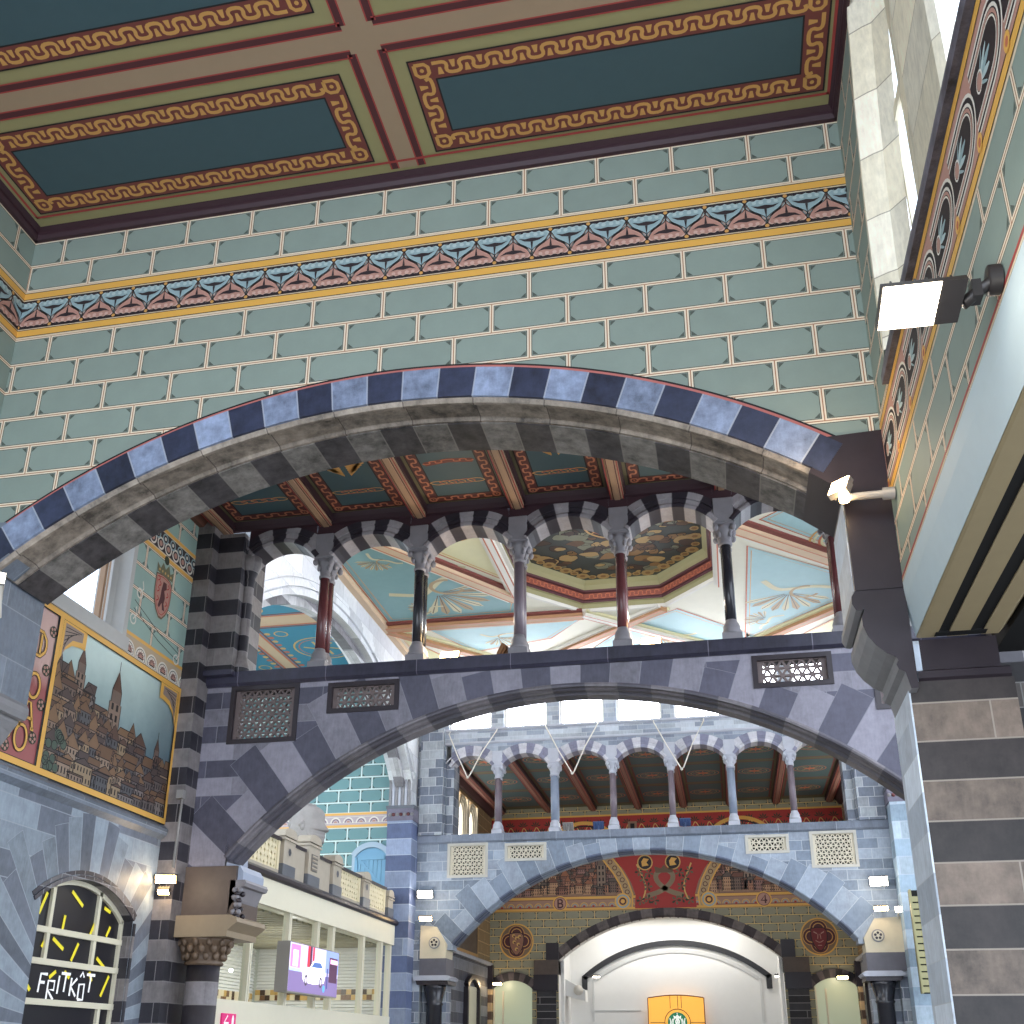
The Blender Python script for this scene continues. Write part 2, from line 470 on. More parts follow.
def leaf_frieze(pl, u0, u1, z0, z1, P=.41):
    """gold bands, dark ground, upright pink palmettes alternating with hanging blue ones"""
    g = .095
    pl.rect(u0, z0, u1, z1, CREAM, .002)
    for za in (z0 + .028, z1 - .028 - g):
        pl.rect(u0, za, u1, za + g, GOLD, .004)
        for q in (za - .004, za + g - .004): pl.rect(u0, q, u1, q + .009, BLACKL, .005)
    a, b = z0 + .028 + g + .018, z1 - .028 - g - .018
    pl.rect(u0, a, u1, b, NEARBLK, .004)
    H = b - a; n = max(1, round((u1 - u0) / P)); p = (u1 - u0) / n
    for k in range(n + 1):
        for up in (0, 1):
            x = u0 + (k + (.5 if up else 0)) * p
            if up and x + p * .5 > u1 + .01: continue
            def T(px, py, x=x, up=up): return (min(max(x + px * p, u0), u1), a + H * (py if up else 1 - py))
            fill = PPINK if up else PBLUE
            half = chaikin([(0, .90), (.07, .72), (.16, .58), (.34, .46), (.50, .32), (.50, .16), (.38, .06), (.27, .12), (.20, .05), (.09, .10), (0, .05)], 2)
            out = half + [(-q[0], q[1]) for q in half[::-1]][1:]
            pl.poly([T(q[0] * .98, q[1]) for q in out], fill, .006)
            pl.poly([T(*q) for q in ((-.36, .25), (-.2, .36), (0, .40), (.2, .36), (.36, .25), (.18, .29), (0, .26), (-.18, .29))], NEARBLK, .007)
            pl.poly([T(*q) for q in ((-.035, .40), (0, .70), (.035, .40))], NEARBLK, .007)
            lite = PPINKL if up else PBLUEL
            pl.rib([T(q[0] * .93, q[1] * .94 + .02) for q in out], .014, lite, .0075); pl.rib([T(q[0] * 1.03, q[1]) for q in out], .008, BLACKL, .0078)
            for sx in (-1, 1): pl.disc(*T(sx * .10, .17), H * .06, lite, .0075, 8); pl.disc(*T(sx * .27, .17), H * .055, lite, .0075, 8)
            pl.disc(*T(0, .93), H * .055, GOLDP, .008, 8)

def wall_with_arch(mb, x0, x1, ztop, ybf, yb, cx, cz, R, zlow, mat, mat_in, step=.15, holes=(), xa=None):
    """masonry sheet between x0 and x1, above a round-headed opening, with real thickness"""
    xs = sorted(set([x0, x1] + [h[i] for h in holes for i in (0, 1)] + [cx - R * cos(math.asin(1)) if 0 else x0]))
    cuts = set(xs)
    n = int((x1 - x0) / step)
    for k in range(1, n): cuts.add(x0 + (x1 - x0) * k / n)
    if xa: cuts.update(xa)
    cuts = sorted(cuts)
    def low(x, left):
        if xa and (x < xa[0] - 1e-6 or x > xa[1] + 1e-6): return zlow
        if xa and ((abs(x - xa[0]) < 1e-6 and left) or (abs(x - xa[1]) < 1e-6 and not left)): return zlow
        return cz + math.sqrt(max(R * R - (x - cx) ** 2, 0))
    for i in range(len(cuts) - 1):
        a, b = cuts[i], cuts[i + 1]
        if b - a < 1e-5: continue
        za, zb = low(a, False), low(b, True)
        mid = (a + b) / 2
        hs = sorted([h for h in holes if h[0] - 1e-6 <= mid <= h[1] + 1e-6], key=lambda h: h[2])
        zs = [(za, zb)]; segs = []
        for h in hs: segs.append((zs[-1], (h[2], h[2]))); zs.append((h[3], h[3]))
        segs.append((zs[-1], (ztop, ztop)))
        for (l0, l1), (t0, t1) in segs:
            mb.face([(a, ybf, l0), (b, ybf, l1), (b, ybf, t1), (a, ybf, t0)], mat)
            mb.face([(b, yb, l1), (a, yb, l0), (a, yb, t0), (b, yb, t1)], mat)
            mb.face([(a, yb, l0), (b, yb, l1), (b, ybf, l1), (a, ybf, l0)], mat_in)
            mb.face([(a, ybf, t0), (b, ybf, t1), (b, yb, t1), (a, yb, t0)], mat)
    for h in holes:
        for xx in (h[0], h[1]): mb.face([(xx, ybf, h[2]), (xx, yb, h[2]), (xx, yb, h[3]), (xx, ybf, h[3])], mat)
    for xx in (x0, x1): mb.face([(xx, ybf, zlow), (xx, yb, zlow), (xx, yb, ztop), (xx, ybf, ztop)], mat)
    if xa:
        for xx in xa: 
            zz = cz + math.sqrt(R * R - (xx - cx) ** 2); mb.face([(xx, ybf, zlow), (xx, yb, zlow), (xx, yb, zz), (xx, ybf, zz)], mat_in)

mb = MB()
wall_with_arch(mb, XL, XR + .3, ZC, Y1, Y1B - .01, W1[0], W1[1], 7.3, 6.44, MAR1, SOFF1, xa=(-7.5, 1.3))
f = PL((0, Y1, 0), (1, 0, 0), (0, 0, 1), mb)
leaf_frieze(f, XL, XR, 9.455, 10.148)
struct(mb, 'wall_front')

# the near arch: dark and blue-grey voussoirs, hollow moulding, banded soffit, painted red outline
ar = thing('stone_arch', (W1[0], Y1, 6.2), 'wide near arch of alternating black and blue-grey voussoirs under the green brick wall', 'arch')
def ang(x, R): return math.acos((x - W1[0]) / R)
a0, a1 = ang(1.24, 7.45), ang(-7.55, 7.45)
mb = MB()
mb.arc(W1[0], W1[1], [(7.64, Y1), (7.64, Y1 - .05), (7.29, Y1 - .05), (7.29, Y1)], a0, a1, 90, FACE1)
mb.build('voussoir_ring', ar)
mb = MB()
prof = [(7.29, Y1 - .02), (7.245, Y1 + .01), (7.245, Y1 + .05), (7.30, Y1 + .08), (7.345, Y1 + .15), (7.355, Y1 + .22), (7.33, Y1 + .30), (7.28, Y1 + .35), (7.25, Y1 + .36), (7.25, Y1 + .40), (7.29, Y1 + .40)]
mb.arc(W1[0], W1[1], prof, ang(1.3, 7.3), ang(-7.5, 7.3), 90, HOLL1, smooth=False); mb.build('hollow_moulding', ar)
mb = MB()
mb.arc(W1[0], W1[1], [(7.4, Y1 + .39), (7.235, Y1 + .39), (7.235, Y1B), (7.4, Y1B)], ang(1.3, 7.3), ang(-7.5, 7.3), 90, SOFF1); mb.build('soffit_band', ar)
mb = MB(); f = PL((0, Y1, 0), (1, 0, 0), (0, 0, 1), mb)
for R_, w_, m_, h_ in ((7.668, .055, flat('pink arch outline', (192, 112, 104), .6), .012), (7.70, .02, BLACKL, .013), (7.645, .015, BLACKL, .014)):
    f.rib([(W1[0] + R_ * cos(a0 + (a1 - a0) * k / 90), W1[1] + R_ * sin(a0 + (a1 - a0) * k / 90)) for k in range(91)], w_, m_, h_)
mb.build('painted_outline', ar)

# springer blocks and quarter-round corbels at both ends
def corbel_block(side):
    xi = 1.3 if side > 0 else -7.5
    xo = XR + .01 if side > 0 else XL
    t = thing('corbel', ((xi + xo) / 2, Y1 + .45, 4.5), 'black springer block over a scroll corbel at the right end of the near arch' if side > 0 else
              'grey springer block and roll corbel at the left edge below the near arch', 'corbel')
    s = 1 if side > 0 else -1
    mb = MB()
    topx = 1.32
    if side > 0:
        # skewed top stone meets the last voussoir
        mb.prism([(xi, 6.44), (1.02, 6.66), (1.22, 7.02), (xo, 7.04), (xo, 5.43), (xi, 5.43)], 'y', Y1 - .045, Y1B, DARKST)
    else:
        mb.prism([(xi, 6.44), (-7.28, 6.62), (-7.42, 6.98), (xo, 6.98), (xo, 5.2), (xi, 5.2)], 'y', Y1 - .045, Y1B, BLUELT)
    mb.build('springer_block', t)
    z1 = 5.43 if side > 0 else 5.2
    pts = [(0, 0), (-.035, -.05), (-.04, -.12), (-.01, -.18), (.04, -.19), (.055, -.165), (.06, -.19), (.03, -.25), (.03, -.33), (.06, -.43), (.12, -.52), (.2, -.6), (.27, -.64), (.285, -.67), (.265, -.71), (.28, -.75), (.33, -.78), (.36, -.93)]
    if side < 0: pts = [(0, 0), (-.035, -.05), (-.04, -.12), (-.01, -.18), (.04, -.19), (.055, -.165), (.08, -.22), (.14, -.3), (.2, -.4), (.28, -.5)]
    P = [(xi + s * a, z1 + b) for a, b in pts]
    P += [(xo, P[-1][1]), (xo, z1)]
    mb = MB(); mb.prism(P, 'y', Y1 - .03, Y1B, GREYST); mb.build('scroll_moulding', t)
    mb = MB(); mb.prism(P, 'y', Y1 - .036, Y1 - .031, DARKST if side > 0 else GREYST); mb.build('front_face', t)
    if side > 0:
        mb = MB(); mb.box(xi - .006, xi, Y1 + .03, Y1B - .01, 5.45, 6.38, JAMBST); mb.build('lit_tone_side_face', t, label='side of the block coloured pale as if lit')
corbel_block(1); corbel_block(-1)

# near pier on the right
t = thing('stone_pier', (2.1, 9.5, 0), 'tall pier of black and brown banded stone with a side toned as lit, right edge', 'pier')
mb = MB(); mb.box(1.67, 2.52, 9.1, 9.97, 0, 4.60, PIER); mb.box(1.80, 2.44, 9.13, 9.9, 4.60, 4.99, DARKST)
mb.prism([(9.1, 4.60), (9.07, 4.62), (9.07, 4.68), (9.13, 4.71)], 'x', 1.75, 2.50, DARKST); mb.build('banded_shaft', t)
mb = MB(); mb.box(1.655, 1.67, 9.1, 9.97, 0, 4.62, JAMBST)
mb.prism([(1.665, 4.60), (1.66, 4.98), (1.80, 4.98), (1.80, 4.60), (1.76, 4.55)], 'y', 9.12, 9.95, JAMBST); mb.build('lit_tone_side_face', t, label='side of the pier coloured pale as if lit')

# left wall of the near room
mb = MB(); mb.box(XL - .4, XL, -2.5, Y1 + .0, 0, ZC, MARL)
f = PL((XL, 0, 0), (0, 1, 0), (0, 0, 1), mb); leaf_frieze(f, 4.5, Y1, 9.455, 10.148)
struct(mb, 'wall_left')

# right wall of the near room with its tall window
edge = [(7.42, 8.26), (7.9, 8.22), (8.4, 8.2), (8.8, 8.16), (9.2, 8.1), (9.6, 8.02), (10.0, 7.94), (10.4, 7.82), (10.7, 7.73), (11.0, 7.62)]
mb = MB()
WT = 2.30
mb.face([(XR, -2.5, 5.48), (XR, Y1, 5.48), (XR, Y1, 7.42), (XR, -2.5, 7.42)], MARR)
for i in range(len(edge) - 1):
    (z0, y0), (z1, y1) = edge[i], edge[i + 1]
    mb.face([(XR, y0, z0), (XR, Y1, z0), (XR, Y1, z1), (XR, y1, z1)], MARR)
mb.face([(XR, -2.5, 7.42), (XR, 1.2, 7.42), (XR, 1.2, ZC), (XR, -2.5, ZC)], MARR)
mb.box(XR + .02, WT, -2.5, Y1, 5.48, 7.15, MARR)
mb.face([(WT, 7.9, 7.3), (WT, Y1, 7.3), (WT, Y1, ZC), (WT, 7.9, ZC)], MARR)
f = PL((XR, 0, 0), (0, 1, 0), (0, 0, 1), mb, (-1, 0, 0))
# gold-edged frieze of nested arches
f.rect(-2.4, 6.30, Y1, 7.14, CREAM, .002)
for z in (6.335, 7.03):
    f.rect(-2.4, z, Y1, z + .085, GOLD, .004)
    for q in (z - .006, z + .08): f.rect(-2.4, q, Y1, q + .01, BLACKL, .005)
f.rect(-2.4, 6.43, Y1, 7.02, PPINK, .004)
n = 17; P = .655
for k in range(n):
    x = 8.95 - (k + 1) * P                      # crown of the nested arches points to the window end
    def A_(r, y0, x=x): return [(x + .25 + P * .58, 6.71 + r)] + [(x + .25 - r * 1.25 * sin(PI * q / 14), 6.71 + r * cos(PI * q / 14)) for q in range(15)] + [(x + .25 + P * .58, 6.71 - r)]
    f.poly(A_(.235, 0), NEARBLK, .0055)
    for r, m_, w in ((.23, WHITEP, .022), (.20, BLACKL, .012), (.185, WHITEP, .02), (.16, PPINK, .022), (.14, WHITEP, .012)): f.rib(A_(r, 0), w, m_, .0065)
    for q in range(5):
        a = (q - 2) * .42; L_ = .30 - .03 * abs(q - 2); ca, sa = -cos(a), sin(a) * .75
        f.poly(chaikin([(x + .48, 6.71), (x + .48 + L_ * .5 * ca - .03 * sa, 6.71 + L_ * .5 * sa + .032), (x + .48 + L_ * ca, 6.71 + L_ * sa), (x + .48 + L_ * .5 * ca + .03 * sa, 6.71 + L_ * .5 * sa - .032), (x + .48, 6.71)], 1), PBLUE if q % 2 == 0 else PBLUEL, .007 + q * .0001)
    f.disc(x + .46, 6.71, .05, PPINK, .008, 10); f.ring(x + .46, 6.71, .06, .012, WHITEP, .0085, 12)
    f.disc(x + P * .98, 6.45, .055, GOLD, .0085, 14); f.disc(x + P * .98, 6.45, .028, ORNG, .009, 10)
f.rect(-2.4, 5.505, Y1, 5.53, REDLINE, .003); f.rect(-2.4, 5.48, Y1, 5.50, CREAM, .003)
struct(mb, 'wall_right')

wn = MB(); LS = stone('cream window masonry', (240, 230, 206), (246, 238, 218), h=.62, w=3, z0=.1, joint=(150, 138, 118), jw=.012, mottle=.12, stain=.12)
for i in range(len(edge) - 1):
    (z0, y0), (z1, y1) = edge[i], edge[i + 1]
    A = [(XR - .01, y0 + .12, z0), (XR - .02, y0, z0), (1.80, y0 - .06, z0), (1.88, y0 - .09, z0), (2.0, y0 - .24, z0)]
    B = [(XR - .01, y1 + .12, z1), (XR - .02, y1, z1), (1.80, y1 - .06, z1), (1.88, y1 - .09, z1), (2.0, y1 - .24, z1)]
    for q in range(4): wn.face([A[q], A[q + 1], B[q + 1], B[q]], LS)
wn_obj = None
mul = [(2.02, 7.60), (1.96, 7.42), (1.85, 6.80), (1.79, 6.62), (1.79, 5.78), (1.84, 5.72), (1.96, 5.95), (2.02, 5.95)]
wn.prism(mul, 'z', 7.3, ZC, LS)
mul2 = [(2.02, 4.7), (1.96, 4.6), (1.84, 4.1), (1.79, 4.0), (1.79, 3.3), (1.84, 3.2), (1.96, 3.0), (2.02, 3.0)]
wn.prism(mul2, 'z', 7.3, ZC, LS)
wn.face([(XR, 1.2, 7.4), (2.0, 1.4, 7.4), (2.0, 1.4, ZC), (XR, 1.2, ZC)], LS)
win = struct(wn, 'window_1')
mb = MB()
for (ya, yb_) in ((7.5, 7.7), (6.05, 6.33), (4.6, 4.7)):
    pass
fr = flat('ivory window bars', (236, 226, 200), .5)
mb.box(2.0, 2.03, 7.87, 7.92, 7.3, ZC, fr); mb.box(1.98, 2.03, 7.5, 7.9, 9.55, 9.68, fr); mb.box(1.98, 2.03, 1.4, 6.3, 9.55, 9.68, fr)
mb.build('window_frame', win)
mb = MB(); mb.box(2.03, 2.05, 1.4, 7.9, 7.3, ZC, DAY); mb.build('pane', win)
mb = MB(); mb.prism([(1.655, 7.13), (1.655, 7.22), (1.70, 7.40), (2.06, 7.46), (2.06, 7.13)], 'y', -2.5, 8.36, stone('rough dark sill', (92, 88, 98), (108, 104, 112), h=3, w=.9, joint=(120, 118, 122), mottle=.7)); mb.build('window_sill', win)

# ivory beam under the right wall
t = thing('lintel_beam', (2.1, 4, 4.99), 'long ivory beam with two black slots along its underside, upper right', 'beam')
mb = MB(); mb.prism([(XR - .0, 5.475), (XR + .015, 5.475), (XR + .02, 5.30), (XR + .07, 5.0), (1.80, 4.99), (1.94, 4.99), (1.94, 5.04), (2.03, 5.04), (2.03, 4.99), (2.20, 4.99), (2.20, 5.04), (2.31, 5.04), (2.31, 4.99), (2.45, 4.99), (2.52, 5.06), (2.52, 5.475)], 'y', -2.5, 9.08, PLASTER)
mb.build('beam_body', t)
mb = MB(); mb.prism([(XR - .004, 5.474), (XR - .004, 5.47), (XR + .006, 5.31), (XR + .064, 5.004), (XR + .069, 5.01), (XR + .02, 5.3), (XR + .01, 5.474)], 'y', -2.5, 9.07, PLASTERB); mb.build('blue_light_face', t, label='side of the beam tinted blue as if lit')
mb = MB()
for a, b in ((1.94, 2.03), (2.20, 2.31)): mb.box(a + .002, b - .002, -2.5, 8.98, 5.0, 5.035, BLACKV)
mb.box(1.92, 2.34, 8.96, 9.06, 4.987, 5.03, BLACKV)
mb.build('dark_slot', t)
mb = MB(); mb.box(2.53, 6.0, -2.5, 9.6, 5.0, 5.4, BLACKV); struct(mb, 'ceiling')  # aisle ceiling coloured black to stand in for the shade there
SIDEW = stone('banded side wall', (44, 42, 44), (92, 86, 82), h=.24, w=.3, joint=(140, 138, 134), mottle=.3)
mb = MB(); mb.box(2.44, 6, 9.9, 10.2, 0, 5.0, SIDEW); struct(mb, 'wall_right')

# ------------------------------------------------------------------ gallery bridges across the passage
CX = -1.96
COLX = [CX + d for d in (-3.84, -2.31, -.76, .76, 2.29, 3.79)]
YB, YC = 14.0, 27.0
def P2(name, c, **k): return flat(name, c, **k)
REDGR = flat('polished red granite', (96, 52, 54), .25, var=.25)
BLKGR = flat('polished black granite', (40, 40, 46), .22, var=.25)
VIOGR = flat('violet grey granite', (112, 100, 108), .3, var=.2)
LTGR = flat('pale blue granite', (128, 138, 156), .35, var=.2)
ST2 = stone('first bridge stone', (82, 80, 95), (136, 132, 143), h=.265, w=.8, z0=.06, polar=(CX, -.2, .062), reach=(6.6, .45, 1.15), joint=(140, 138, 148), jw=.012, mottle=.25, stain=.25, rough=.5)
MO2 = stone('first bridge arch moulding', (84, 80, 88), (120, 114, 118), polar=(CX, -.2, .07), joint=(90, 88, 90), mottle=.25, rough=.45)
CO2 = stone('first bridge banded courses', (46, 43, 50), (126, 119, 118), h=.27, w=.5, z0=.33, joint=(140, 134, 134), jw=.012, mottle=.3, rough=.5)
SI2 = stone('first bridge sill', (56, 54, 70), (70, 68, 84), h=3, w=1.4, joint=(130, 126, 140), mottle=.3, rough=.35)
GR2 = flat('brown grey pierced stone', (108, 94, 92), .6, var=.2)
BAND2 = stone('first bridge arcade voussoirs', (50, 44, 52), (146, 140, 142), h=.165, w=.165, joint=(90, 84, 88), mottle=.2)
ST3 = stone('second bridge stone', (116, 128, 144), (142, 152, 166), h=.25, w=.6, z0=.05, polar=(CX, -.2, .062), reach=(6.6, .35, .95), joint=(186, 192, 198), jw=.014, mottle=.22, stain=.2, mode='rnd', rough=.5)
MO3 = stone('second bridge arch moulding', (78, 86, 106), (136, 146, 160), polar=(CX, -.2, .062), joint=(170, 176, 184), mottle=.2, rough=.45)
CO3 = stone('second bridge courses', (106, 114, 128), (156, 162, 168), h=.25, w=.38, z0=.05, joint=(196, 198, 202), jw=.016, mottle=.2, mode='rnd', rough=.5)
SI3 = stone('second bridge sill', (112, 120, 134), (132, 140, 152), h=3, w=1.4, joint=(170, 176, 184), mottle=.2)
GR3 = flat('cream pierced stone', (204, 196, 176), .6, var=.1)
BAND3 = stone('second bridge arcade voussoirs', (112, 114, 136), (184, 182, 190), h=.165, w=.165, joint=(150, 148, 160), mottle=.15)

def voussoir_mat(base, cx, cz, dt, key):
    d, l, j = base
    return stone(key, d, l, polar=(cx, cz, dt), joint=j, jw=.01, mottle=.2, rough=.5)

def grille(t, x0, x1, z0, z1, y, mat, fmat):
    """pierced stone panel: a lattice of small triangular openings inside a moulded frame"""
    mb = MB(); w = .07
    mb.box(x0, x1, y - .02, y + .10, z0, z0 + w, fmat); mb.box(x0, x1, y - .02, y + .10, z1 - w, z1, fmat)
    mb.box(x0, x0 + w, y - .02, y + .10, z0 + w, z1 - w, fmat); mb.box(x1 - w, x1, y - .02, y + .10, z0 + w, z1 - w, fmat)
    a0, a1, b0, b1 = x0 + w, x1 - w, z0 + w, z1 - w
    g = MB(); rows = max(3, round((b1 - b0) / .10)); hh = (b1 - b0) / rows
    cols = max(4, round((a1 - a0) / .125)); ww = (a1 - a0) / cols
    yf, yb = y + .035, y + .075
    def clampx(v): return min(max(v, a0), a1)
    for r in range(rows):
        zb, zt = b0 + r * hh, b0 + (r + 1) * hh
        for k in range(-1, 2 * cols + 1):
            up = (k + r) % 2 == 0
            xl = a0 + (k - 0) * ww / 2; xr = xl + ww
            if xl < a0 - ww * .3 or xr > a1 + ww * .3:
                continue
            tri = [(xl, zb), (xr, zb), ((xl + xr) / 2, zt)] if up else [(xl, zt), ((xl + xr) / 2, zb), (xr, zt)]
            cx_ = sum(p[0] for p in tri) / 3; cz_ = sum(p[1] for p in tri) / 3
            s_ = .62
            inn = [(cx_ + (p[0] - cx_) * s_, cz_ + (p[1] - cz_) * s_) for p in tri]
            for i in range(3):
                j = (i + 1) % 3
                g.face([(clampx(tri[i][0]), yf, tri[i][1]), (clampx(tri[j][0]), yf, tri[j][1]), (inn[j][0], yf, inn[j][1]), (inn[i][0], yf, inn[i][1])], mat)
                g.face([(inn[i][0], yf, inn[i][1]), (inn[j][0], yf, inn[j][1]), (inn[j][0], yb, inn[j][1]), (inn[i][0], yb, inn[i][1])], mat)
    # solid slivers where the lattice meets the frame
    for xx, d in ((a0, 1), (a1, -1)):
        g.box(min(xx, xx + d * ww * .55), max(xx, xx + d * ww * .55), yf + .001, yb, b0, b1, mat)
    fr_ = g.build('grille_panel', t)
    mb.build('grille_frame', fr_)

UPB = stone('upper band stone', (128, 136, 152), (150, 158, 170), h=.13, w=.5, z0=.0, joint=(180, 184, 190), jw=.01, mode='rnd', mottle=.1)
def bridge(y, tagk, x0, x1, M, label, xa):
    ST, MO, CO, SI, GR, BAND, CAPM = M
    t = thing('gallery_bridge', (CX, y, 4.0), label, 'bridge')
    xg = [(-7.12, -6.03, 5.86, 6.76), (-5.58, -4.48, 6.25, 6.72), (.56, 1.62, 6.25, 6.72), (2.12, 3.24, 5.86, 6.76)]
    mb = MB()
    wall_with_arch(mb, x0, x1, 6.76, y, y + .45, CX, -.17, 6.60, 4.05, ST, MO, step=.2, holes=xg, xa=xa)
    mb.build('spandrel_wall', t)
    mb = MB(); R = 6.55
    aa = math.acos((xa[1] - CX) / 6.6)
    prof = [(R + .10, y), (R + .10, y - .04), (R + .07, y - .05), (R + .045, y - .04), (R + .04, y + .02), (R + .02, y + .05), (R + .015, y + .12), (R + .05, y + .14), (R + .045, y + .2), (R + .0, y + .22), (R, y + .45), (R + .08, y + .45)]
    mb.arc(CX, -.17, prof, aa, PI - aa, 80, MO); mb.build('arch_moulding', t)
    mb = MB(); mb.prism([(y - .07, 6.80), (y - .07, 6.98), (y + .50, 6.98), (y + .50, 6.76), (y - .03, 6.76)], 'x', x0, x1, SI, ); mb.build('sill', t)
    for g in xg:
        grille(t, *g, y, GR, CAPM)
        if tagk == 'far': mb = MB(); mb.box(g[0], g[1], y + .40, y + .44, g[2], g[3], BLACKV); mb.build('added_dark_sheet', t)  # black sheet added behind the far grilles so their holes read dark
    # upper arcade
    ends = [CX - 5.14] + COLX + [CX + 5.14]
    for k in range(7):
        a, b = ends[k] + .14, ends[k + 1] - .14
        if k == 0: a = ends[0] + .02
        if k == 6: b = ends[7] - .02
        c0 = (a + b) / 2; hw = (b - a) / 2; rise = .3
        R_ = (hw * hw + rise * rise) / (2 * rise); cz = 9.12 - R_; TH = .38
        vm = voussoir_mat(BAND, c0, cz, .175 / R_, '%s arcade voussoir %d' % (tagk, k))
        mb = MB(); n = 14
        top = 9.47
        for i in range(n):
            xa_, xb_ = a + (b - a) * i / n, a + (b - a) * (i + 1) / n
            za, zb = cz + math.sqrt(max(0, R_ ** 2 - (xa_ - c0) ** 2)), cz + math.sqrt(max(0, R_ ** 2 - (xb_ - c0) ** 2))
            ta = cz + math.sqrt((R_ + .29) ** 2 - (xa_ - c0) ** 2); tb = cz + math.sqrt((R_ + .29) ** 2 - (xb_ - c0) ** 2)
            for yy in (y, y + TH):
                mb.face([(xa_, yy, za), (xb_, yy, zb), (xb_, yy, tb), (xa_, yy, ta)], vm)
                mb.face([(xa_, yy, ta), (xb_, yy, tb), (xb_, yy, top), (xa_, yy, top)], UPB if tagk == 'far' else PLUM)
            mb.face([(xa_, y, za), (xb_, y, zb), (xb_, y + TH, zb), (xa_, y + TH, za)], vm)
        # raised roll moulding just over the opening
        aa_ = math.asin(hw / R_)
        mb.arc(c0, cz, [(R_ + .0, y - .05), (R_ + .0, y), (R_ + .09, y), (R_ + .09, y - .02), (R_ + .05, y - .05)], PI / 2 - aa_, PI / 2 + aa_, 14, vm)
        mb.arc(c0, cz, [(R_ + .17, y - .02), (R_ + .17, y), (R_ + .2, y), (R_ + .2, y - .02)], PI / 2 - aa_ * .98, PI / 2 + aa_ * .98, 14, vm)
        mb.build('arcade_arch', t)
    for k in range(1, 7): mb = MB(); mb.box(ends[k] - .139, ends[k] + .139, y + .003, y + .377, 9.2, 9.47, UPB if tagk == 'far' else PLUM); mb.build('spandrel_block', t)
    return t

M2 = (ST2, MO2, CO2, SI2, GR2, ((46, 40, 48), (150, 144, 146), (96, 90, 94)), DARKST)
b2 = bridge(YB, 'near', -7.54, 3.62, M2, 'nearer stone gallery bridge of dark purple-grey blocks with a low arch and open arcade', (-6.93, 3.01))
M3 = (ST3, MO3, CO3, SI3, GR3, ((120, 120, 140), (186, 184, 190), (150, 150, 160)), flat('light carved frame', (186, 182, 172), .6, var=.12))
b3 = bridge(YC, 'far', -8.45, 4.5, M3, 'farther pale blue-grey stone gallery bridge with cream pierced panels, beyond the central hall', (-6.93, 3.01))

def column(x, y, mat, capm, label, group, r=.078):
    t = thing('column', (x, y + .2, 6.98), label, 'column', group)
    k = MB(); kb = MB(); ks = MB(); ki = MB()
    for yy in (y + .10, y + .29):
        kb.box(x - .14, x + .14, yy - .12, yy + .12, 6.98, 7.09, capm)
        kb.lathe(x, yy, [(.135, .11), (.135, .16), (.115, .19), (.12, .23), (.105, .27), (.085, .30), (.08, .33)], capm, 18, z0=6.98)
        ks.lathe(x, yy, [(r, 7.30), (r, 7.9), (r * .97, 8.50)], mat, 18)
        k.lathe(x, yy, [(r * 1.15, 8.48), (r * 1.2, 8.52), (r * .98, 8.54), (r * 1.1, 8.62), (r * 1.5, 8.72), (r * 1.9, 8.78)], capm, 16)
        k.prism([(x - .15, 8.78), (x + .15, 8.78), (x + .16, 8.82), (x - .16, 8.82)], 'y', yy - .11, yy + .11, capm)
        # corner leaves of the capital
        for sx in (-1, 1):
            for sy in (-1, 1):
                k.sphere((x + sx * .125, yy + sy * .115, 8.735), .045, capm, 5, (1, 1, 1.25))
                k.sphere((x + sx * .08, yy + sy * .075, 8.64), .03, capm, 4, (1, 1, 1.8))
    ki.box(x - .145, x + .145, y - .025, y + .40, 8.82, 9.22, capm, .01)
    kb.build('base', t); ks.build('shaft', t); k.build('capital', t); ki.build('impost_block', t)
    return t
GREYC = flat('carved grey capital stone', (132, 128, 132), .5, var=.2)
LTC = flat('carved pale capital stone', (176, 178, 188), .5, var=.15)
names2 = [(REDGR, 'leftmost column of the nearer gallery, polished dark red'), (BLKGR, 'dark column of the nearer gallery, second from its left end'),
          (VIOGR, 'violet-grey column near the middle of the nearer gallery, third from the left'), (REDGR, 'dark red column right of the middle of the nearer gallery, below the painted octagon'),
          (BLKGR, 'polished black column of the nearer gallery, fifth from the left'), (REDGR, 'dark red column at the right end of the nearer gallery, beside the pale block')]
for x, (m, l) in zip(COLX, names2): column(x, YB, m, GREYC, l, 'columns of the nearer gallery')
names3 = [(VIOGR, 'slim column at the left end of the farther gallery'), (LTGR, 'thicker blue-grey column of the farther gallery, second from left'), (VIOGR, 'violet column of the farther gallery, third from left'),
          (VIOGR, 'violet column of the farther gallery, fourth from left'), (LTGR, 'pale grey column of the farther gallery, fifth from left'), (VIOGR, 'rose column at the right end of the farther gallery')]
for i, (x, (m, l)) in enumerate(zip(COLX, names3)): column(x, YC, m, LTC, l, 'columns of the farther gallery', r=.1 if i in (1, 4) else .078)

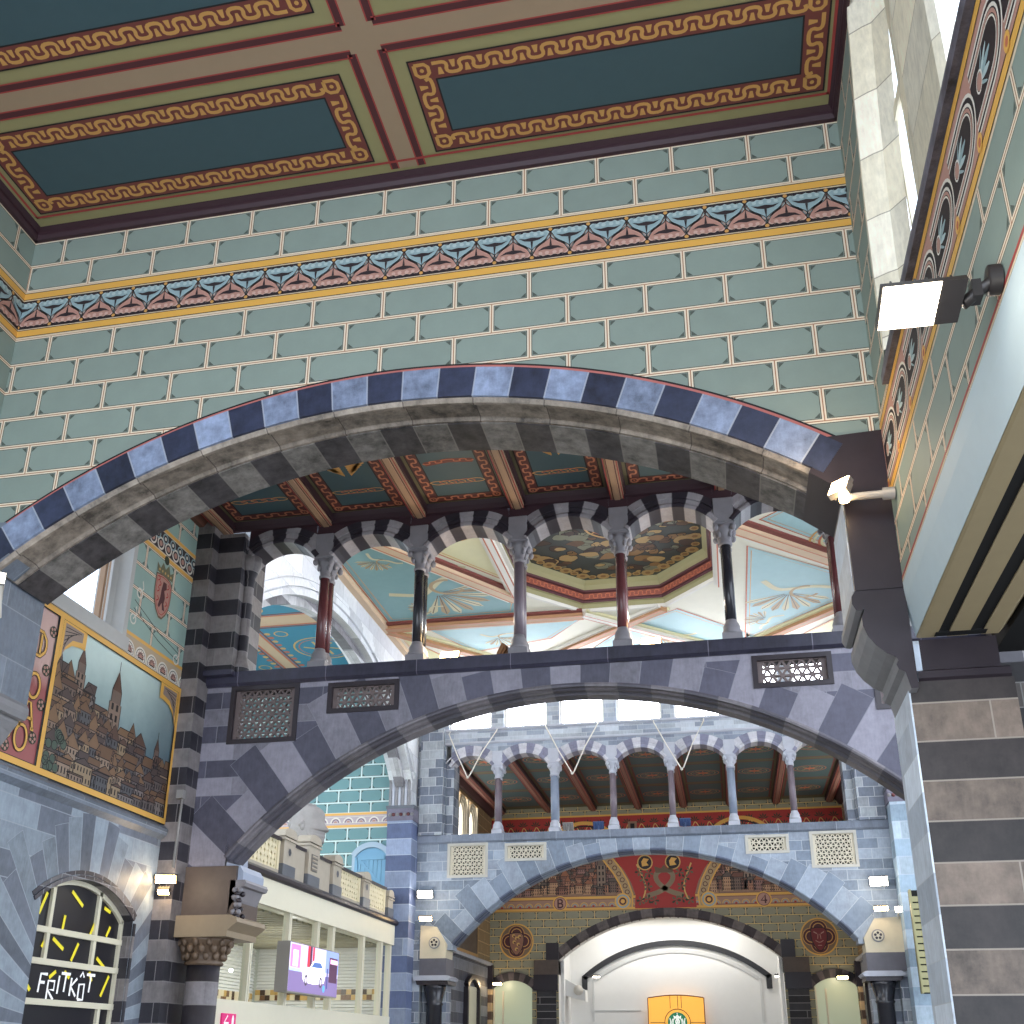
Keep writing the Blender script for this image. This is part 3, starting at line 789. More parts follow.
# piers at both ends of the nearer bridge
def near_pier(s):
    def X(v): return CX + s * (v - CX)          # mirror about the centre line
    def bx(mb, a, b, *r): mb.box(min(X(a), X(b)), max(X(a), X(b)), *r)
    t = thing('bridge_pier', (X(-7.5), 14.3, 0), 'banded black and grey pier with carved capital, left end of the nearer gallery bridge' if s > 0 else 'banded pier at the right end of the nearer gallery bridge, behind the near pier', 'pier')
    mb = MB()
    bx(mb, -8.3, -7.52, 13.66, 14.7, 0, 9.5, CO2)
    bx(mb, -7.60, -7.1, 13.86, 14.7, 6.98, 9.3, CO2)
    mb.build('banded_shaft', t)
    mb = MB(); bx(mb, -7.72, -7.06, 13.80, 14.7, 6.9, 6.98, SI2); mb.build('string_course', t)
    # engaged colonnette of the arcade
    mb = MB(); cxx = X(-7.07)
    mb.lathe(cxx, 14.1, [(.14, 6.98), (.14, 7.1), (.10, 7.2), (.085, 7.28), (.085, 8.5), (.1, 8.55), (.09, 8.6), (.17, 8.8), (.17, 8.95)], CO2, 16)
    mb.build('colonnette', t)
    # springer, capital, shaft below
    mb = MB(); bx(mb, -7.80, -6.74, 13.95, 14.75, 3.36, 4.06, flat('brown springer stone', (92, 78, 70), .5, var=.3)); mb.build('springer_block', t)
    mb = MB(); mb.prism([(X(a), b) for a, b in ((-7.66, 3.08), (-7.69, 3.12), (-7.66, 3.17), (-7.78, 3.26), (-7.80, 3.33), (-7.74, 3.37), (-6.72, 3.37), (-6.62, 3.33), (-6.60, 3.27), (-6.74, 3.16), (-6.74, 3.08))], 'y', 13.82, 14.78, flat('tan impost stone', (150, 132, 108), .5, var=.15)); mb.build('impost_moulding', t)
    CAPB = flat('weathered carved capital', (104, 84, 66), .5, var=.4)
    mb = MB(); cc = X(-7.22)
    mb.lathe(cc, 14.2, [(.25, 2.72), (.27, 2.75), (.24, 2.78), (.25, 2.85), (.29, 2.95), (.36, 3.04), (.38, 3.08)], CAPB, 24)
    for k in range(12):
        a = PI * k / 6
        for rr, zz, q in ((.27, 2.84, .045), (.31, 2.94, .05), (.35, 3.02, .042)):
            mb.sphere((cc + rr * cos(a + (zz * 3 % 1)), 14.2 + rr * sin(a + (zz * 3 % 1)), zz), q, CAPB, 5, (1, 1, 1.3))
    mb.build('capital', t)
    mb = MB(); mb.lathe(cc, 14.2, [(.225, 0), (.225, 2.72)], stone('banded round shaft', (44, 40, 46), (128, 124, 128), h=.30, w=9, z0=.1, joint=(140, 136, 136), mottle=.3), 28); mb.build('column_shaft', t)
    # carved corbel towards the arch
    mb = MB()
    mb.prism([(X(a), b) for a, b in ((-6.95, 4.5), (-6.93, 4.12), (-6.72, 4.07), (-6.66, 3.98), (-6.66, 3.86), (-6.95, 3.86))], 'y', 14.0, 14.7, flat('pale springer return', (158, 166, 184), .5, var=.1))
    mb.prism([(X(a), b) for a, b in ((-6.82, 3.86), (-6.60, 3.86), (-6.58, 3.82), (-6.60, 3.77), (-6.66, 3.76), (-6.72, 3.6), (-6.80, 3.48), (-6.82, 3.3))], 'y', 13.95, 14.7, GREYC)
    for k in range(16):
        mb.sphere((X(-6.66 - .04 * (k % 3)), 13.95 + .05 * (k // 4) * (k % 2), 3.72 - .05 * (k % 8)), .04, DARKST if k % 2 else GREYC, 5)
    mb.build('carved_corbel', t)
    return t
near_pier(1); near_pier(-1)

def far_pier(s):
    def X(v): return CX + s * (v - CX)
    def bx(mb, a, b, *r): mb.box(min(X(a), X(b)), max(X(a), X(b)), *r)
    t = thing('bridge_pier', (X(-7.6), 27.3, 0), 'pale grey block pier under the left end of the farther gallery bridge' if s > 0 else 'pale grey block pier under the right end of the farther gallery bridge', 'pier')
    for q in ((-8.5, -7.22, 27.0, 27.7, 6.98, 9.5), (-8.5, -7.76, 26.95, 27.7, 0, 4.2), (-7.76, -7.12, 27.25, 27.7, 0, 3.3)):
        mb = MB(); bx(mb, *q, CO3)
        if q[4] > 6: bx(mb, -7.9, -7.26, 26.86, 27.0, 6.98, 9.9, CO3); bx(mb, -7.3, -7.02, 27.1, 27.7, 6.98, 9.0, CO3)
        mb.build('block_shaft', t)
    xo_ = -7.76 if s > 0 else -8.1
    mb = MB(); mb.prism([(X(xo_), 3.84), (X(-7.08), 3.84), (X(-7.06), 4.18), (X(-7.34), 4.62), (X(xo_), 4.66)], 'y', 26.9, 27.6, flat('cream keystone block', (204, 192, 166), .6, var=.12))
    f = PL((0, 26.9, 0), (1, 0, 0), (0, 0, 1), mb)
    for r, m in ((.15, GREYST), (.12, GR3)): f.disc(X(-7.38), 4.22, r, m, .01 + (.15 - r), 20)
    for k in range(5): f.disc(X(-7.38) + .065 * cos(PI / 2 + k * 2 * PI / 5), 4.22 + .065 * sin(PI / 2 + k * 2 * PI / 5), .032, DARKST, .045, 10)
    mb.build('keystone_block', t, label='cream block carved with a round flower')
    mb = MB(); bx(mb, xo_, -7.06, 26.9, 27.7, 3.42, 3.84, flat('slate springer', (92, 90, 98), .5, var=.25)); mb.build('springer_block', t)
    mb = MB(); mb.prism([(X(a), b) for a, b in ((-7.86, 3.3), (-7.9, 3.36), (-7.8, 3.42), (-7.0, 3.42), (-6.92, 3.36), (-6.96, 3.3))], 'y', 26.8, 27.7, LTC)
    mb.prism([(X(a), b) for a, b in ((-7.8, 3.2), (-7.84, 3.3), (-7.0, 3.3), (-6.99, 3.2))], 'y', 26.86, 27.7, DARKST); mb.build('impost_moulding', t)
    mb = MB(); mb.lathe(X(-7.4), 27.12, [(.2, 0), (.2, 2.7), (.23, 2.75), (.2, 2.78), (.28, 3.12), (.3, 3.2)], BLKGR, 20); mb.build('column_shaft', t)
    return t
far_pier(1); far_pier(-1)

# ------------------------------------------------------------------ first passage: coffers, mosaic wall
def greek(pl, x0, y0, x1, y1, w, bg, line, period=.2, h=.004):
    border(pl, x0, y0, x1, y1, w, bg, line, BLACKL, period, .03, h, tabs=False)
def coffers(y0, y1, key, x0, x1, tone):
    mb = MB(); mb.box(x0, x1, y0, y1, 9.52, 9.9, flat('olive coffer edge with painted shade', (104, 98, 72), .6))  # olive and key maroon are darkened to paint in the passage's dim light
    c = PL((0, 0, 9.52), (1, 0, 0), (0, 1, 0), mb, (0, 0, -1))
    edges = [x0] + [x for x in COLX] + [x1]
    # beams are parts of the painted ceiling
    bm = MB()
    for x in COLX + [CX - 5.5, CX + 5.5]:
        if key == 'b' and x in (CX - 5.5, CX + 5.5): w_ = .1
        w_ = .10
        bm.prism([(x - w_, 9.53), (x - w_, 9.39), (x - w_ + .03, 9.36), (x - .045, 9.36), (x - .04, 9.345), (x + .04, 9.345), (x + .045, 9.36), (x + w_ - .03, 9.36), (x + w_, 9.39), (x + w_, 9.53)], 'y', y0, y1, tone)
        f = PL((0, 0, 9.36), (1, 0, 0), (0, 1, 0), bm, (0, 0, -1))
        f.rect(x - .10, y0, x - .085, y1, REDLINE, .003); f.rect(x + .085, y0, x + .10, y1, REDLINE, .003)
        f.rect(x - .062, y0, x - .05, y1, OXBLOOD, .003); f.rect(x + .05, y0, x + .062, y1, OXBLOOD, .003)
        for sx in (-1, 1):
            xa_, xb_ = sorted((x + sx * (w_ + .001), x + sx * (w_ + .035))); bm.box(xa_, xb_, y0, y1, 9.41, 9.53, PLUM)
    xs = [CX - 5.5] + COLX + [CX + 5.5]
    for i in range(len(xs) - 1):
        a, b = xs[i] + .20, xs[i + 1] - .20
        if key == 'a': rows = [(y0 + .2, y1 - .16)]
        else: rows = [(y0 + .3 + k * (y1 - y0 - .5) / 3, y0 + .1 + (k + 1) * (y1 - y0 - .5) / 3) for k in range(3)]
        for (p, q) in rows:
            if key == 'a':
                greek(c, a, p, b, q, .16, flat('maroon key ground with painted shade', (92, 46, 44), .6), flat('dull orange key', (190, 122, 92), .6), .22)
                c.rect(a + .16, p + .16, b - .16, q - .16, TEALDK, .0042)
                yy = q - .55; xm = (a + b) / 2; W_ = (b - a) / 2 - .22
                for k in range(5):                     # painted chain
                    u = xm - W_ + (k + .5) * 2 * W_ / 5
                    c.rib(chaikin([(u - .13, yy - .02), (u - .05, yy + .05), (u + .08, yy + .05), (u + .14, yy + .01), (u + .05, yy - .05), (u - .08, yy - .05), (u - .13, yy - .02)], 1), .016, ORNG if k % 2 else GOLDP, .006)
                if i % 2:                              # winged emblem
                    for s in (-1, 1):
                        for k in range(7):
                            c.poly([(xm + s * .04, q - 1.05 - k * .06), (xm + s * (.16 + .05 * k), q - 1.22 - k * .05), (xm + s * (.20 + .05 * k), q - 1.16 - k * .05), (xm + s * .05, q - 1.0 - k * .06)], GOLDP, .006)
                    c.disc(xm, q - 1.6, .16, ORNG, .006, 18); c.disc(xm, q - 1.6, .12, TEALDK, .007, 18)
                else:                                  # lozenge of meander
                    c.rib([(xm - W_, q - 1.1), (xm, q - 1.45 + .3), (xm + W_, q - 1.1)], .11, MAROON, .005)
                    s, n, pp = serp(W_ * 1.1, .06, .17)
                    for sx in (-1, 1): c.rib([(xm + sx * u * .92, q - 1.18 + u * .06 + v) for u, v in s], .022, ORNG, .007)
                for k in (0, 1): c.ring(xm, (p + q) / 2 - .2 - k * .8, .26, .03, ORNG, .006, 20)
            else:
                c.frame(a, p, b, q, .05, MAROON, .004); c.rect(a + .05, p + .05, b - .05, q - .05, flat('muted teal panel', (70, 96, 102), .6), .0042)  # muted teal fill inside the maroon frame
                xm, ym = (a + b) / 2, (p + q) / 2
                c.ring(xm, ym, .36, .03, ORNG, .006, 24, 1.3); c.ring(xm, ym, .28, .016, STRAW, .006, 24, 1.3); c.disc(xm, ym, .10, ORNG, .006, 14, 1.6)
                for k in range(8): c.rib([(xm + .12 * cos(k * PI / 4), ym + .1 * sin(k * PI / 4)), (xm + .3 * cos(k * PI / 4), ym + .22 * sin(k * PI / 4))], .03, STRAW if k % 2 else ORNG, .006)
    o = struct(mb, 'ceiling'); bm.build('ceiling_beam', o)
    return o
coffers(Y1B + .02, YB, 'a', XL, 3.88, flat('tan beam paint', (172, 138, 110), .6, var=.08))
mb = MB(); mb.prism([(13.995, 9.38), (13.95, 9.39), (13.93, 9.46), (13.88, 9.53), (13.995, 9.53)], 'x', XL, 3.88, PLUM); struct(mb, 'trim_4')
mb = MB(); mb.prism([(XL + .005, 9.36), (XL + .08, 9.36), (XL + .14, 9.44), (XL + .24, 9.5), (XL + .005, 9.53)], 'y', Y1B + .02, 13.66, flat('brown cornice', (112, 72, 58), .6)); struct(mb, 'trim_5')

# the left wall of the passage, masonry below and painted ashlar above
MARP = green('green painted ashlar passage', 'y', 8.40, u0=.33, gr=(152, 178, 168), bw=.80, bh=.37)
ASH = stone('passage ashlar', (104, 110, 122), (138, 148, 158), h=.30, w=1.05, z0=.1, joint=(160, 166, 174), jw=.012, mottle=.22, stain=.3, mode='rnd', rough=.5, polar=(12.12, 1.85, .115), reach=(1.78, .45, .85), paxis='y')
AX = XL
mb = MB()
DY0, DY1 = 11.17, 13.20
dcy, dR = 12.12, 1.75; dcz = 3.60 - dR
def darch(yv): return dcz + math.sqrt(dR * dR - (yv - dcy) ** 2)
ycuts = [Y1B] + [DY0 + (DY1 - DY0) * k / 16 for k in range(17)] + [14.0]
for i in range(len(ycuts) - 1):
    a, b = ycuts[i], ycuts[i + 1]; inside = a >= DY0 - 1e-6 and b <= DY1 + 1e-6
    za, zb = (darch(a), darch(b)) if inside else (0, 0)
    mb.face([(AX, a, za), (AX, b, zb), (AX, b, 4.56), (AX, a, 4.56)], ASH)
    if inside: mb.face([(AX, a, za), (AX, b, zb), (AX - .22, b, zb), (AX - .22, a, za)], CO2)
for yy in (DY0, DY1): mb.face([(AX, yy, 0), (AX - .22, yy, 0), (AX - .22, yy, darch(yy)), (AX, yy, darch(yy))], CO2)
WY0, WY1, WZ0 = 10.25, 11.98, 6.86
mb.face([(AX, Y1B, 4.56), (AX, 14.0, 4.56), (AX, 14.0, 6.64), (AX, Y1B, 6.64)], ASH)
for (a, b, z0, z1) in ((Y1B, WY0, 6.64, 9.52), (WY0, WY1, 6.64, WZ0), (WY0, WY1, 9.4, 9.52), (WY1, 14.0, 6.64, 9.52)):
    mb.face([(AX, a, z0), (AX, b, z0), (AX, b, z1), (AX, a, z1)], MARP)
f = PL((AX, 0, 0), (0, 1, 0), (0, 0, 1), mb)
# upper frieze, lower half-wheel frieze
f.rect(WY1 + .12, 8.40, 14, 8.86, CREAM, .003)
for z in (8.40, 8.80): f.rect(WY1 + .12, z, 14, z + .055, GOLD, .005)
f.rect(WY1 + .12, 8.475, 14, 8.785, NEARBLK, .0045)
for k in range(9):
    x = WY1 + .22 + k * .22
    f.ring(x, 8.58, .085, .03, WHITEP, .006, 14); f.disc(x, 8.58, .045, PPINK, .006, 10); f.ring(x + .11, 8.70, .07, .024, PBLUE, .0065, 12); f.disc(x + .11, 8.70, .03, WHITEP, .007, 8)
f.rect(WY1 + .05, 6.66, 13.7, 6.98, flat('mauve frieze ground', (188, 166, 138), .6), .004); f.rect(WY1 + .05, 6.95, 13.7, 7.0, GOLD, .005)
for k in range(6):
    x = WY1 + .22 + k * .31
    for r, m in ((.15, WHITEP), (.122, BLACKL), (.112, WHITEP), (.075, NEARBLK)): f.disc(x, 6.74, r, m, .005 + (.15 - r) * .03, 18, 1, -.35, PI + .35)
    for q in range(7): f.rib([(x, 6.74), (x + .10 * cos(q * PI / 6), 6.74 + .1 * sin(q * PI / 6))], .014, PPINK, .009)
# banner line and little scrolls
for o_ in (0, .12): f.rib([(WY1 + .2, 7.48 - o_), (12.9, 7.26 - o_), (13.5, 7.16 - o_)], .012, BLACKL, .005)
for (a, b) in ((WY1 + .22, 7.2), (WY1 + .3, 7.62), (13.45, 7.05)):
    f.ring(a, b, .07, .022, WHITEP, .006, 12); f.rib([(a, b), (a + .08, b + .1), (a + .04, b + .2)], .02, WHITEP, .006)
# crowned shield
sy, sz = 12.86, 7.88
def sh(k): return chaikin([(sy - .21 * k, sz + .22 * k), (sy, sz + .26 * k), (sy + .21 * k, sz + .22 * k), (sy + .22 * k, sz - .05 * k), (sy + .17 * k, sz - .25 * k), (sy, sz - .42 * k), (sy - .17 * k, sz - .25 * k), (sy - .22 * k, sz - .05 * k), (sy - .21 * k, sz + .22 * k)], 1)
f.poly(sh(1.08), flat('bronze outline paint', (110, 84, 60), .5), .006); f.poly(sh(1.0), PPINK, .007); f.rib(sh(.9), .012, REDP, .008)
LION = OXBLOOD
f.poly([(sy - .02, sz + .17), (sy + .07, sz + .17), (sy + .09, sz + .08), (sy + .03, sz + .04), (sy + .07, sz - .06), (sy + .05, sz - .16), (sy + .10, sz - .26), (sy + .03, sz - .26), (sy, sz - .16), (sy - .06, sz - .26), (sy - .1, sz - .24), (sy - .06, sz - .1), (sy - .05, sz + .02)], LION, .009)
for (dx, dz) in ((-.1, .1), (-.13, 0), (.13, 0), (.13, .13), (-.12, -.14), (.12, -.14), (-.14, .17)):
    f.rib(chaikin([(sy + dx - .03, sz + dz - .04), (sy + dx + .03, sz + dz), (sy + dx - .02, sz + dz + .04)], 1), .02, REDP, .0095)
f.poly([(sy - .22, sz + .26), (sy - .24, sz + .40), (sy - .14, sz + .34), (sy - .08, sz + .45), (sy, sz + .37), (sy + .08, sz + .47), (sy + .14, sz + .35), (sy + .24, sz + .42), (sy + .22, sz + .26)], flat('olive crown paint', (112, 110, 84), .5), .007)
f.disc(sy, sz + .52, .07, GREENL, .007, 12)
for k in range(5): f.disc(sy - .16 + .08 * k, sz + .31, .02, STRAW, .008, 8)
struct(mb, 'wall_left')

# window above the mosaic
mb = MB(); WF = flat('grey white window reveal', (186, 184, 180), .6, var=.08); WB = flat('brown window bar', (150, 118, 88), .5)
mb.face([(AX, WY1, WZ0), (AX - .42, WY1 - .1, WZ0), (AX - .42, WY1 - .1, 9.4), (AX, WY1, 9.4)], WF)
mb.face([(AX, WY0, WZ0), (AX - .42, WY0, WZ0), (AX - .42, WY0, 9.4), (AX, WY0, 9.4)], WF)
mb.face([(AX + .02, WY0, WZ0), (AX - .42, WY0, WZ0 + .06), (AX - .42, WY1, WZ0 + .06), (AX + .02, WY1, WZ0)], WF)
mb.prism([(AX, WY1 + .09), (AX + .02, WY1 + .09), (AX + .02, WY1), (AX - .14, WY1 - .02), (AX - .2, WY1 - .10), (AX - .28, WY1 - .06), (AX - .42, WY1)], 'z', WZ0, 9.4, WF)
w = struct(mb, 'window_2')
mb = MB(); mb.box(AX - .30, AX - .22, WY1 - .24, WY1 - .19, WZ0, 9.4, WB); mb.box(AX - .30, AX - .2, WY1 - .07, WY1 - .02, WZ0, 9.4, WB); mb.box(AX - .41, AX - .36, 10.82, 10.9, WZ0, 9.4, WB); mb.build('window_frame', w)
mb = MB(); mb.box(AX - .45, AX - .42, WY0, WY1 - .1, WZ0, 9.4, DAY); mb.build('pane', w)
mb = MB(); mb.box(AX, AX + .06, Y1B + .1, WY1 + .12, 6.66, 6.86, WF); mb.build('window_sill', w)

# gold-framed mosaic of a gabled town beneath a teal sky, and the rose panel with letters
t = thing('mosaic_panel', (AX, 12, 4.6), 'gold-framed mosaic of a brown gabled town with towers under a teal sky, left wall', 'mosaic')
mb = MB(); f = PL((AX + .01, 0, 0), (0, 1, 0), (0, 0, 1), mb)
m, tt, b = newmat('mosaic sky paint'); g, x_, y_, z_, _, _, _ = coords(tt)
k_ = ((z_ - 5.35) / 1.25).sat(); nn = noise(tt, g, 2.5, 3); k_ = (k_ + (nn - .5) * .35).sat()
c1 = cmix(tt, k_, (84, 110, 118), (206, 226, 218)); c1 = cmix(tt, ((y_ - 12.6) / 1.2).sat() * .7, c1, (52, 68, 88)); tt.links.new(c1, b.inputs['Base Color']); b.inputs['Roughness'].default_value = .35
SKYM = m
MY0, MY1, MZ0, MZ1 = 10.66, 13.62, 4.70, 6.60
f.rect(MY0, MZ0, MY1, MZ1, SKYM, .0)
HB = [flat('town paint %d' % i, c_, .45, var=.25) for i, c_ in enumerate([(136, 114, 98), (112, 94, 84), (150, 128, 108), (96, 86, 84), (122, 112, 108), (150, 128, 100), (84, 82, 84)])]
RF = [flat('town roof paint %d' % i, c_, .45, var=.2) for i, c_ in enumerate([(92, 68, 56), (110, 82, 60), (126, 96, 70), (80, 66, 62)])]
rnd = random.Random(11)
def house(f, x, z, w_, h_, k, hb, rf, lw=.012, win=True, gable=None):
    r = rf[rnd.randrange(len(rf))]; b_ = hb[rnd.randrange(len(hb))]; gh = gable if gable else h_ * rnd.uniform(.3, .7)
    o = .001 * k
    f.rect(x, z, x + w_, z + h_, b_, .003 + o)
    gb = rnd.random() < .5 or gable
    if gb: rp = [(x - .01, z + h_), (x + w_ / 2, z + h_ + gh), (x + w_ + .01, z + h_)]
    else: s_ = rnd.uniform(.1, .3) * w_; rp = [(x - .02, z + h_), (x + s_, z + h_ + gh * .6), (x + w_ + s_ * .4, z + h_ + gh * .6), (x + w_, z + h_)]
    f.poly(rp, r, .0032 + o)
    f.rib(rp + [rp[0]], lw, BLACKL, .0035 + o); f.rib([(x, z), (x, z + h_)], lw, BLACKL, .0035 + o); f.rib([(x + w_, z), (x + w_, z + h_)], lw, BLACKL, .0035 + o)
    if win:
        nx = max(1, int(w_ / .06)); nz = max(1, int(h_ / .09))
        for i in range(nx):
            for j in range(nz): f.rect(x + w_ * (i + .3) / nx, z + h_ * (j + .25) / nz, x + w_ * (i + .65) / nx, z + h_ * (j + .75) / nz, BLACKL, .0034 + o)
def tower(f, x, z, w_, h_, k, lw=.012):
    o = .001 * k
    f.rect(x, z, x + w_, z + h_ * .6, HB[0], .003 + o); f.rect(x + w_ * .1, z + h_ * .6, x + w_ * .9, z + h_ * .75, HB[1], .003 + o)
    f.poly([(x + w_ * .1, z + h_ * .75), (x + w_ * .5, z + h_), (x + w_ * .9, z + h_ * .75)], RF[0], .003 + o)
    f.rib([(x, z), (x, z + h_ * .6), (x + w_ * .1, z + h_ * .6), (x + w_ * .1, z + h_ * .75), (x + w_ * .5, z + h_), (x + w_ * .9, z + h_ * .75), (x + w_ * .9, z + h_ * .6), (x + w_, z + h_ * .6), (x + w_, z)], lw, BLACKL, .0035 + o)
    f.rib([(x + w_ * .5, z + h_), (x + w_ * .5, z + h_ * 1.12)], lw, BLACKL, .0035 + o)
    for j in range(4):
        for i in (0, 1): f.rect(x + w_ * (.2 + .4 * i), z + h_ * (.12 + .13 * j), x + w_ * (.38 + .4 * i), z + h_ * (.2 + .13 * j), BLACKL, .0034 + o)
def skyline(y):
    q = (y - MY0) / (MY1 - MY0)
    return 5.75 + .22 * (1 - q) * (q < .3) + .05 * sin(q * 21) - .5 * max(0, q - .25)
lev = 0
for row in range(9):
    lev = row + 1
    y = MY0 - .02
    while y < MY1 - .06:
        w_ = rnd.uniform(.17, .42); zt = skyline(y + w_ / 2) - row * .13 - rnd.uniform(0, .09)
        h_ = rnd.uniform(.24, .44); zb = max(MZ0, zt - h_)
        if zt - zb > .05: lev += .04; house(f, max(y, MY0 + .01), zb, min(w_, MY1 - max(y, MY0 + .01) - .01), zt - zb, lev, HB, RF)
        y += w_ * rnd.uniform(.6, 1.0)
    if row == 0:
        tower(f, 11.12, 5.55, .20, .85, 1.5); tower(f, 11.92, 5.25, .28, 1.12, 1.6); tower(f, 13.15, 5.05, .16, .72, 1.3); tower(f, 10.72, 5.5, .12, .72, 1.2)
        house(f, 10.84, 5.6, .3, .3, 1, HB, RF, gable=.25); house(f, 11.3, 5.5, .3, .35, 1, HB, RF, gable=.12)
for k in range(12):
    a, b = MY0 + .08 + rnd.uniform(0, .35), MZ0 + rnd.uniform(.02, .5)
    f.disc(a, b, rnd.uniform(.05, .09), flat('dark tree paint', (78, 92, 78), .5, var=.2), .016 + k * .0002, 9); f.ring(a, b, .06, .01, BLACKL, .0195, 9)
mb.build('town_picture', t)
mb = MB(); f = PL((AX + .01, 0, 0), (0, 1, 0), (0, 0, 1), mb)
def bar(pts, w=.075, h=.024):
    v_ = pts[0][0] == pts[1][0]; f.rib(pts, w + .022, BLACKL, h - .003 if v_ else h - .006); f.rib(pts, w, GOLD, h + (.001 if v_ else 0))
bar([(9.94, 4.66), (13.66, 4.66)]); bar([(9.94, 6.62), (13.66, 6.62)]); bar([(13.64, 4.64), (13.64, 6.64)]); bar([(MY0, 4.64), (MY0, 6.64)])
def q(y0, s): return [(y0, 5.95), (y0 + s * .02, 6.08), (y0 + s * .09, 6.21), (y0 + s * .22, 6.31), (y0 + s * .4, 6.345), (y0 + s * .5, 6.345), (y0 + s * .5, 6.43)]
for y0, s in ((MY0 + .05, 1), (MY1 - .02, -1)):
    P_ = q(y0, s); f.poly([(y0 - s * .03, 5.95)] + P_[1:5] + [(y0 + s * .5, 6.345), (y0 + s * .5, 6.58), (y0 - s * .03, 6.58)], GOLD, .021)
    f.poly([(y0 + s * .04, 6.1), (y0 + s * .1, 6.26), (y0 + s * .22, 6.38), (y0 + s * .42, 6.42), (y0 + s * .42, 6.55), (y0 + s * .04, 6.55)], flat('rosy grey corner paint', (150, 130, 118), .5), .0225)
    for k in range(6): f.rib([(y0 + s * .05, 6.5 - k * .06), (y0 + s * (.38 - k * .05), 6.52 - k * .02)], .01, BLACKL, .0235)
mb.build('gold_border', t)
t2 = thing('mosaic_panel', (AX, 10.3, 4.6), 'rose-red mosaic strip with gold letters, left of the town mosaic', 'mosaic')
mb = MB(); f = PL((AX + .01, 0, 0), (0, 1, 0), (0, 0, 1), mb)
m, tt, b = newmat('rose mosaic paint'); g, x_, y_, z_, _, _, _ = coords(tt)
nn = noise(tt, g, 3, 3); c1 = cmix(tt, ((z_ - 5.6) / .3 + (nn - .5) * .5).sat(), (164, 92, 90), (208, 172, 162)); tt.links.new(c1, b.inputs['Base Color']); b.inputs['Roughness'].default_value = .4
f.rect(9.96, 4.70, MY0 - .04, 6.58, m, 0)
def glyph(f, ch, cy, cz, s, w, mat, h=.02):
    G = {'D': [[(-.3, -.5), (-.3, .5)], [(-.42, .5), (.05, .5), (.3, .25), (.35, 0), (.3, -.25), (.05, -.5), (-.42, -.5)], [(0, .4), (0, -.4)]],
         'O': [[(.36 * cos(a * PI / 8), .5 * sin(a * PI / 8)) for a in range(17)]],
         'A': [[(-.42, -.5), (-.1, .5), (.1, .5), (.42, -.5)], [(-.3, -.12), (.3, -.12)], [(-.5, -.5), (-.3, -.5)], [(.3, -.5), (.5, -.5)]],
         '4': [[(.18, -.5), (.18, .5), (-.32, -.15), (.4, -.15)]], 'B': [[(-.25, -.5), (-.25, .5), (.1, .5), (.28, .38), (.28, .14), (.1, 0), (-.25, 0)], [(.1, 0), (.32, -.12), (.32, -.38), (.1, -.5), (-.25, -.5)]],
         'F': [[(-.3, -.5), (-.22, .5), (.4, .5)], [(-.26, .05), (.22, .05)]], 'R': [[(-.3, -.5), (-.3, .5), (.3, .5), (.3, .02), (-.28, .02), (.35, -.5)]], 'I': [[(0, -.5), (.04, .5)]],
         'T': [[(-.45, .5), (.45, .5)], [(.02, .5), (-.04, -.5)]], 'K': [[(-.28, -.5), (-.24, .5)], [(.32, .5), (-.24, .02), (.34, -.5)]], 'Q': [[(-.26, -.42), (-.26, .42), (.26, .46), (.28, -.42), (-.26, -.42)]], '^': [[(-.22, -.1), (0, .2), (.22, -.1)]]}
    for st in G[ch]: f.rib([(cy + x * s, cz + z * s) for x, z in st], w, mat, h)
for ch, a, b in (('D', 10.36, 6.12), ('O', 10.36, 5.60), ('A', 10.33, 5.24), ('O', 10.28, 4.95), ('D', 9.99, 5.0)):
    glyph(f, ch, a, b, .3, .055, BLACKL, .012); glyph(f, ch, a, b, .3, .036, GOLD, .014)
for (a, b) in ((10.14, 5.15), (10.55, 5.42), (10.5, 5.0), (10.56, 6.35), (10.54, 5.85), (10.05, 4.8), (10.12, 5.75)):
    f.disc(a, b, .075, GREENL, .006, 12)
    for k in range(5): f.disc(a + .042 * cos(k * 1.2566), b + .042 * sin(k * 1.2566), .02, PPINK, .007, 8)
mb.build('letter_field', t2)
mb = MB(); mb.prism([(AX + .0, 4.40), (AX + .08, 4.46), (AX + .10, 4.54), (AX + .05, 4.585), (AX, 4.60)], 'y', Y1B, 13.66, BLUELT); struct(mb, 'trim_6')

# arched shopfront window
t = thing('shop_window', (AX - .2, 12.0, 1.0), 'arched black shop window with yellow sticks reading FRITKÔT, set in the left wall', 'shop window')
IV = flat('ivory window joinery', (226, 218, 192), .5)
mb = MB(); f = PL((AX - .17, 0, 0), (0, 1, 0), (0, 0, 1), mb)
BF = flat('black window film', (26, 22, 30), .3)
gx0, gx1 = DY0 + .02, DY1 - .02
top = [(DY1 - (DY1 - DY0) * k / 16, darch(DY1 - (DY1 - DY0) * k / 16) - .01) for k in range(17)]
f.poly([(DY0, .9), (DY1, .9)] + top, BF, 0)
mb.build('glass_film', t, label='black film with yellow sticks and white lettering')
mb2 = MB(); f = PL((AX - .165, 0, 0), (0, 1, 0), (0, 0, 1), mb2)
YEL = flat('yellow stick print', (226, 210, 40), .5, emit=.25); WHT = flat('white lettering', (240, 240, 240), .5, emit=.25)
